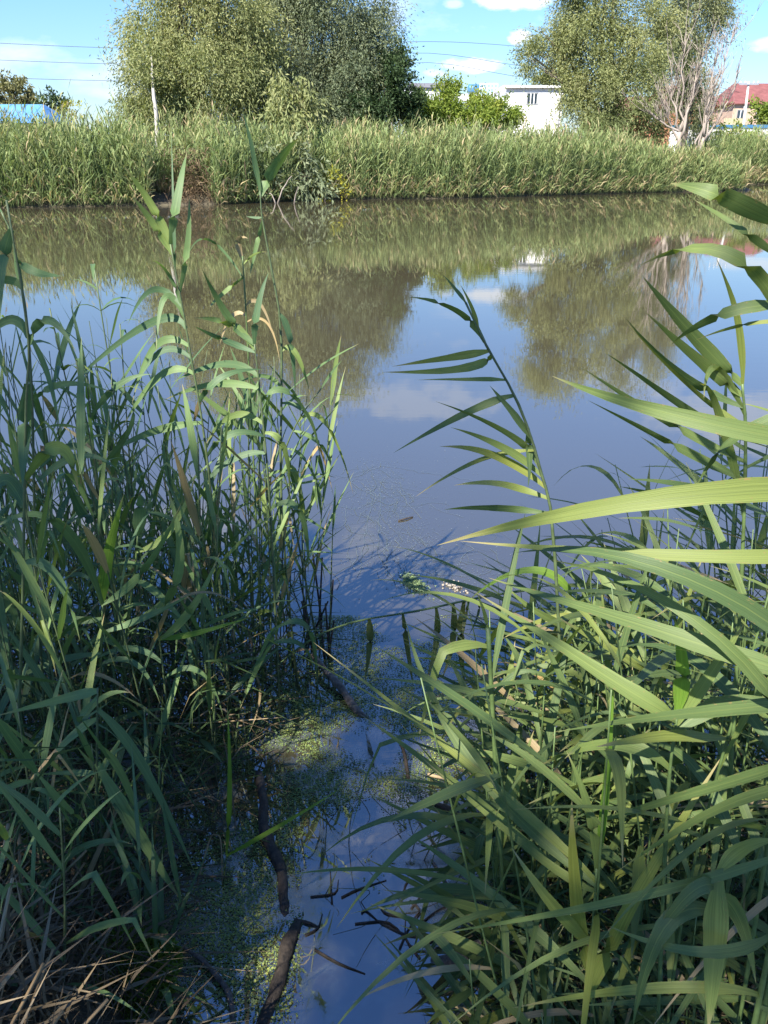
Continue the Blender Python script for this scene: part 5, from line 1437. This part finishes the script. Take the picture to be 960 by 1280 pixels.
def scum():
    """Pale threads and specks drifting in a swirl on the open water."""
    g = np.random.default_rng(301)
    rr = random.Random(8)
    parts, tints = [], []
    spine = smoothpoly([W(473, 582), W(480, 620), W(492, 665), W(530, 700), W(590, 735)], 40)
    for k in range(110):
        i = rr.randint(0, 30)
        p = spine[i] + Vector((rr.gauss(0, .10 + .006 * i), rr.gauss(0, .12), 0))
        d = (spine[min(39, i + 4)] - spine[i]).normalized()
        P = [p]
        for s in range(rr.randint(5, 13)):
            d = (d + Vector((rr.gauss(0, .35), rr.gauss(0, .35), 0))).normalized()
            p = p + d * rr.uniform(.02, .05); P.append(p)
        P = np.array([tuple(q) for q in P]); P[:, 2] = .003 + .0004 * k / 190
        dd = np.diff(P, axis=0); sd = nrm(np.column_stack([-dd[:, 1], dd[:, 0], 0 * dd[:, 0]]))
        w = rr.uniform(.0005, .0014)
        a, b = P[:-1], P[1:]
        V = np.stack([a - sd * w, a + sd * w, b + sd * w, b - sd * w], axis=1).reshape(-1, 3)
        parts.append((V, np.arange(len(V)).reshape(-1, 4))); tints.append(np.full(len(a), rr.random() * .6))
    n = 5200
    i = g.integers(0, 40, n)
    S = np.array([tuple(q) for q in spine])[i] + np.column_stack([g.normal(size=n) * (.09 + .004 * i), g.normal(size=n) * .14, 0 * i])
    far = g.random(n) < .22
    S[far] += np.column_stack([g.normal(size=far.sum()) * .5, g.normal(size=far.sum()) * .4, np.zeros(far.sum())])
    S[:, 2] = .004
    V, Q = diamonds(S, np.column_stack([g.normal(size=n), g.normal(size=n), np.zeros(n)]), (.003 + .012 * g.random(n) ** 2), .0018 + .004 * g.random(n) ** 2, side=np.tile([0, 0, 1.0], (n, 1)))
    parts.append((V, Q)); tints.append(g.random(n))
    for a, b in (((473, 581), (560, 594)), ((473, 581), (400, 606)), ((470, 600), (447, 722)), ((478, 600), (472, 690)), ((560, 594), (640, 610))):
        A, B = W(*a, .0045), W(*b, .0045)
        m = [A.lerp(B, s / 14) + Vector((rr.gauss(0, .006), rr.gauss(0, .012), 0)) for s in range(15)]
        P = np.array([tuple(q) for q in m]); dd = np.diff(P, axis=0); sd = nrm(np.column_stack([-dd[:, 1], dd[:, 0], 0 * dd[:, 0]])) * .0012
        V = np.stack([P[:-1] - sd, P[:-1] + sd, P[1:] + sd, P[1:] - sd], axis=1).reshape(-1, 3)
        parts.append((V, np.arange(len(V)).reshape(-1, 4))); tints.append(np.full(14, .3))
    V, Q = join_vq(parts)
    tag(npmesh("floating_scum", V, Q, M['algae'], np.concatenate(tints)), "pale thready scum drifting in a swirl on the open water", "scum", kind='stuff')
    # small green algae raft
    c = W(517, 729, .004); n = 700
    P = np.array(c) + np.column_stack([g.normal(size=n) * .026, g.normal(size=n) * .05, g.random(n) * .004])
    P[:, 0] += (P[:, 1] - c.y) * -.35
    V, Q = diamonds(P, g.normal(size=P.shape) * np.array([1, 1, .25]), .014, .008)
    tag(npmesh("algae_raft", V, Q, M['green_algae'], g.random(n)), "small green algae raft floating left of the pale foam", "algae", kind='stuff')
    # pale foam lump
    c = W(568, 733, .0)
    parts2 = []
    for k in range(46):
        o = Vector((rr.gauss(0, .03), rr.gauss(0, .035), rr.uniform(0, .014)))
        r = rr.uniform(.003, .010)
        ring = [c + o + Vector((0, 0, z_)) for z_ in (-r * .6, -r * .1, r * .45, r * .75)]
        parts2.append(tube(ring, [r * .7, r, r * .75, r * .2], 7, jitter=.2))
    v, f = merge(parts2)
    tag(pymesh("foam", v, f, M['foam'], None, c), "lump of pale foam floating near the broken reed", "foam", kind='stuff')
scum()

def moss():
    g = np.random.default_rng(302)
    c = W(155, 1235, .12)
    c.z = max(0, ground_z(c.x, c.y)) + .01
    n = 9000
    u = nrm(g.normal(size=(n, 3))); u[:, 2] = np.abs(u[:, 2])
    lump = np.array([1 + .25 * mnoise.noise(Vector(tuple(q * 2.5))) for q in u])
    P = np.array(c) + u * np.array([.13, .12, .09]) * lump[:, None] + np.array([0, 0, .0])
    V, Q = diamonds(P, u + g.normal(size=P.shape) * .6, .010 + .010 * g.random(n), .006, side=None)
    tag(npmesh("moss_cushion", V, Q, M['moss'], np.clip(.45 + g.normal(size=n) * .22, 0, 1), None, tuple(c)), "round green moss cushion beside the straw heap at the bottom left", "moss")
moss()
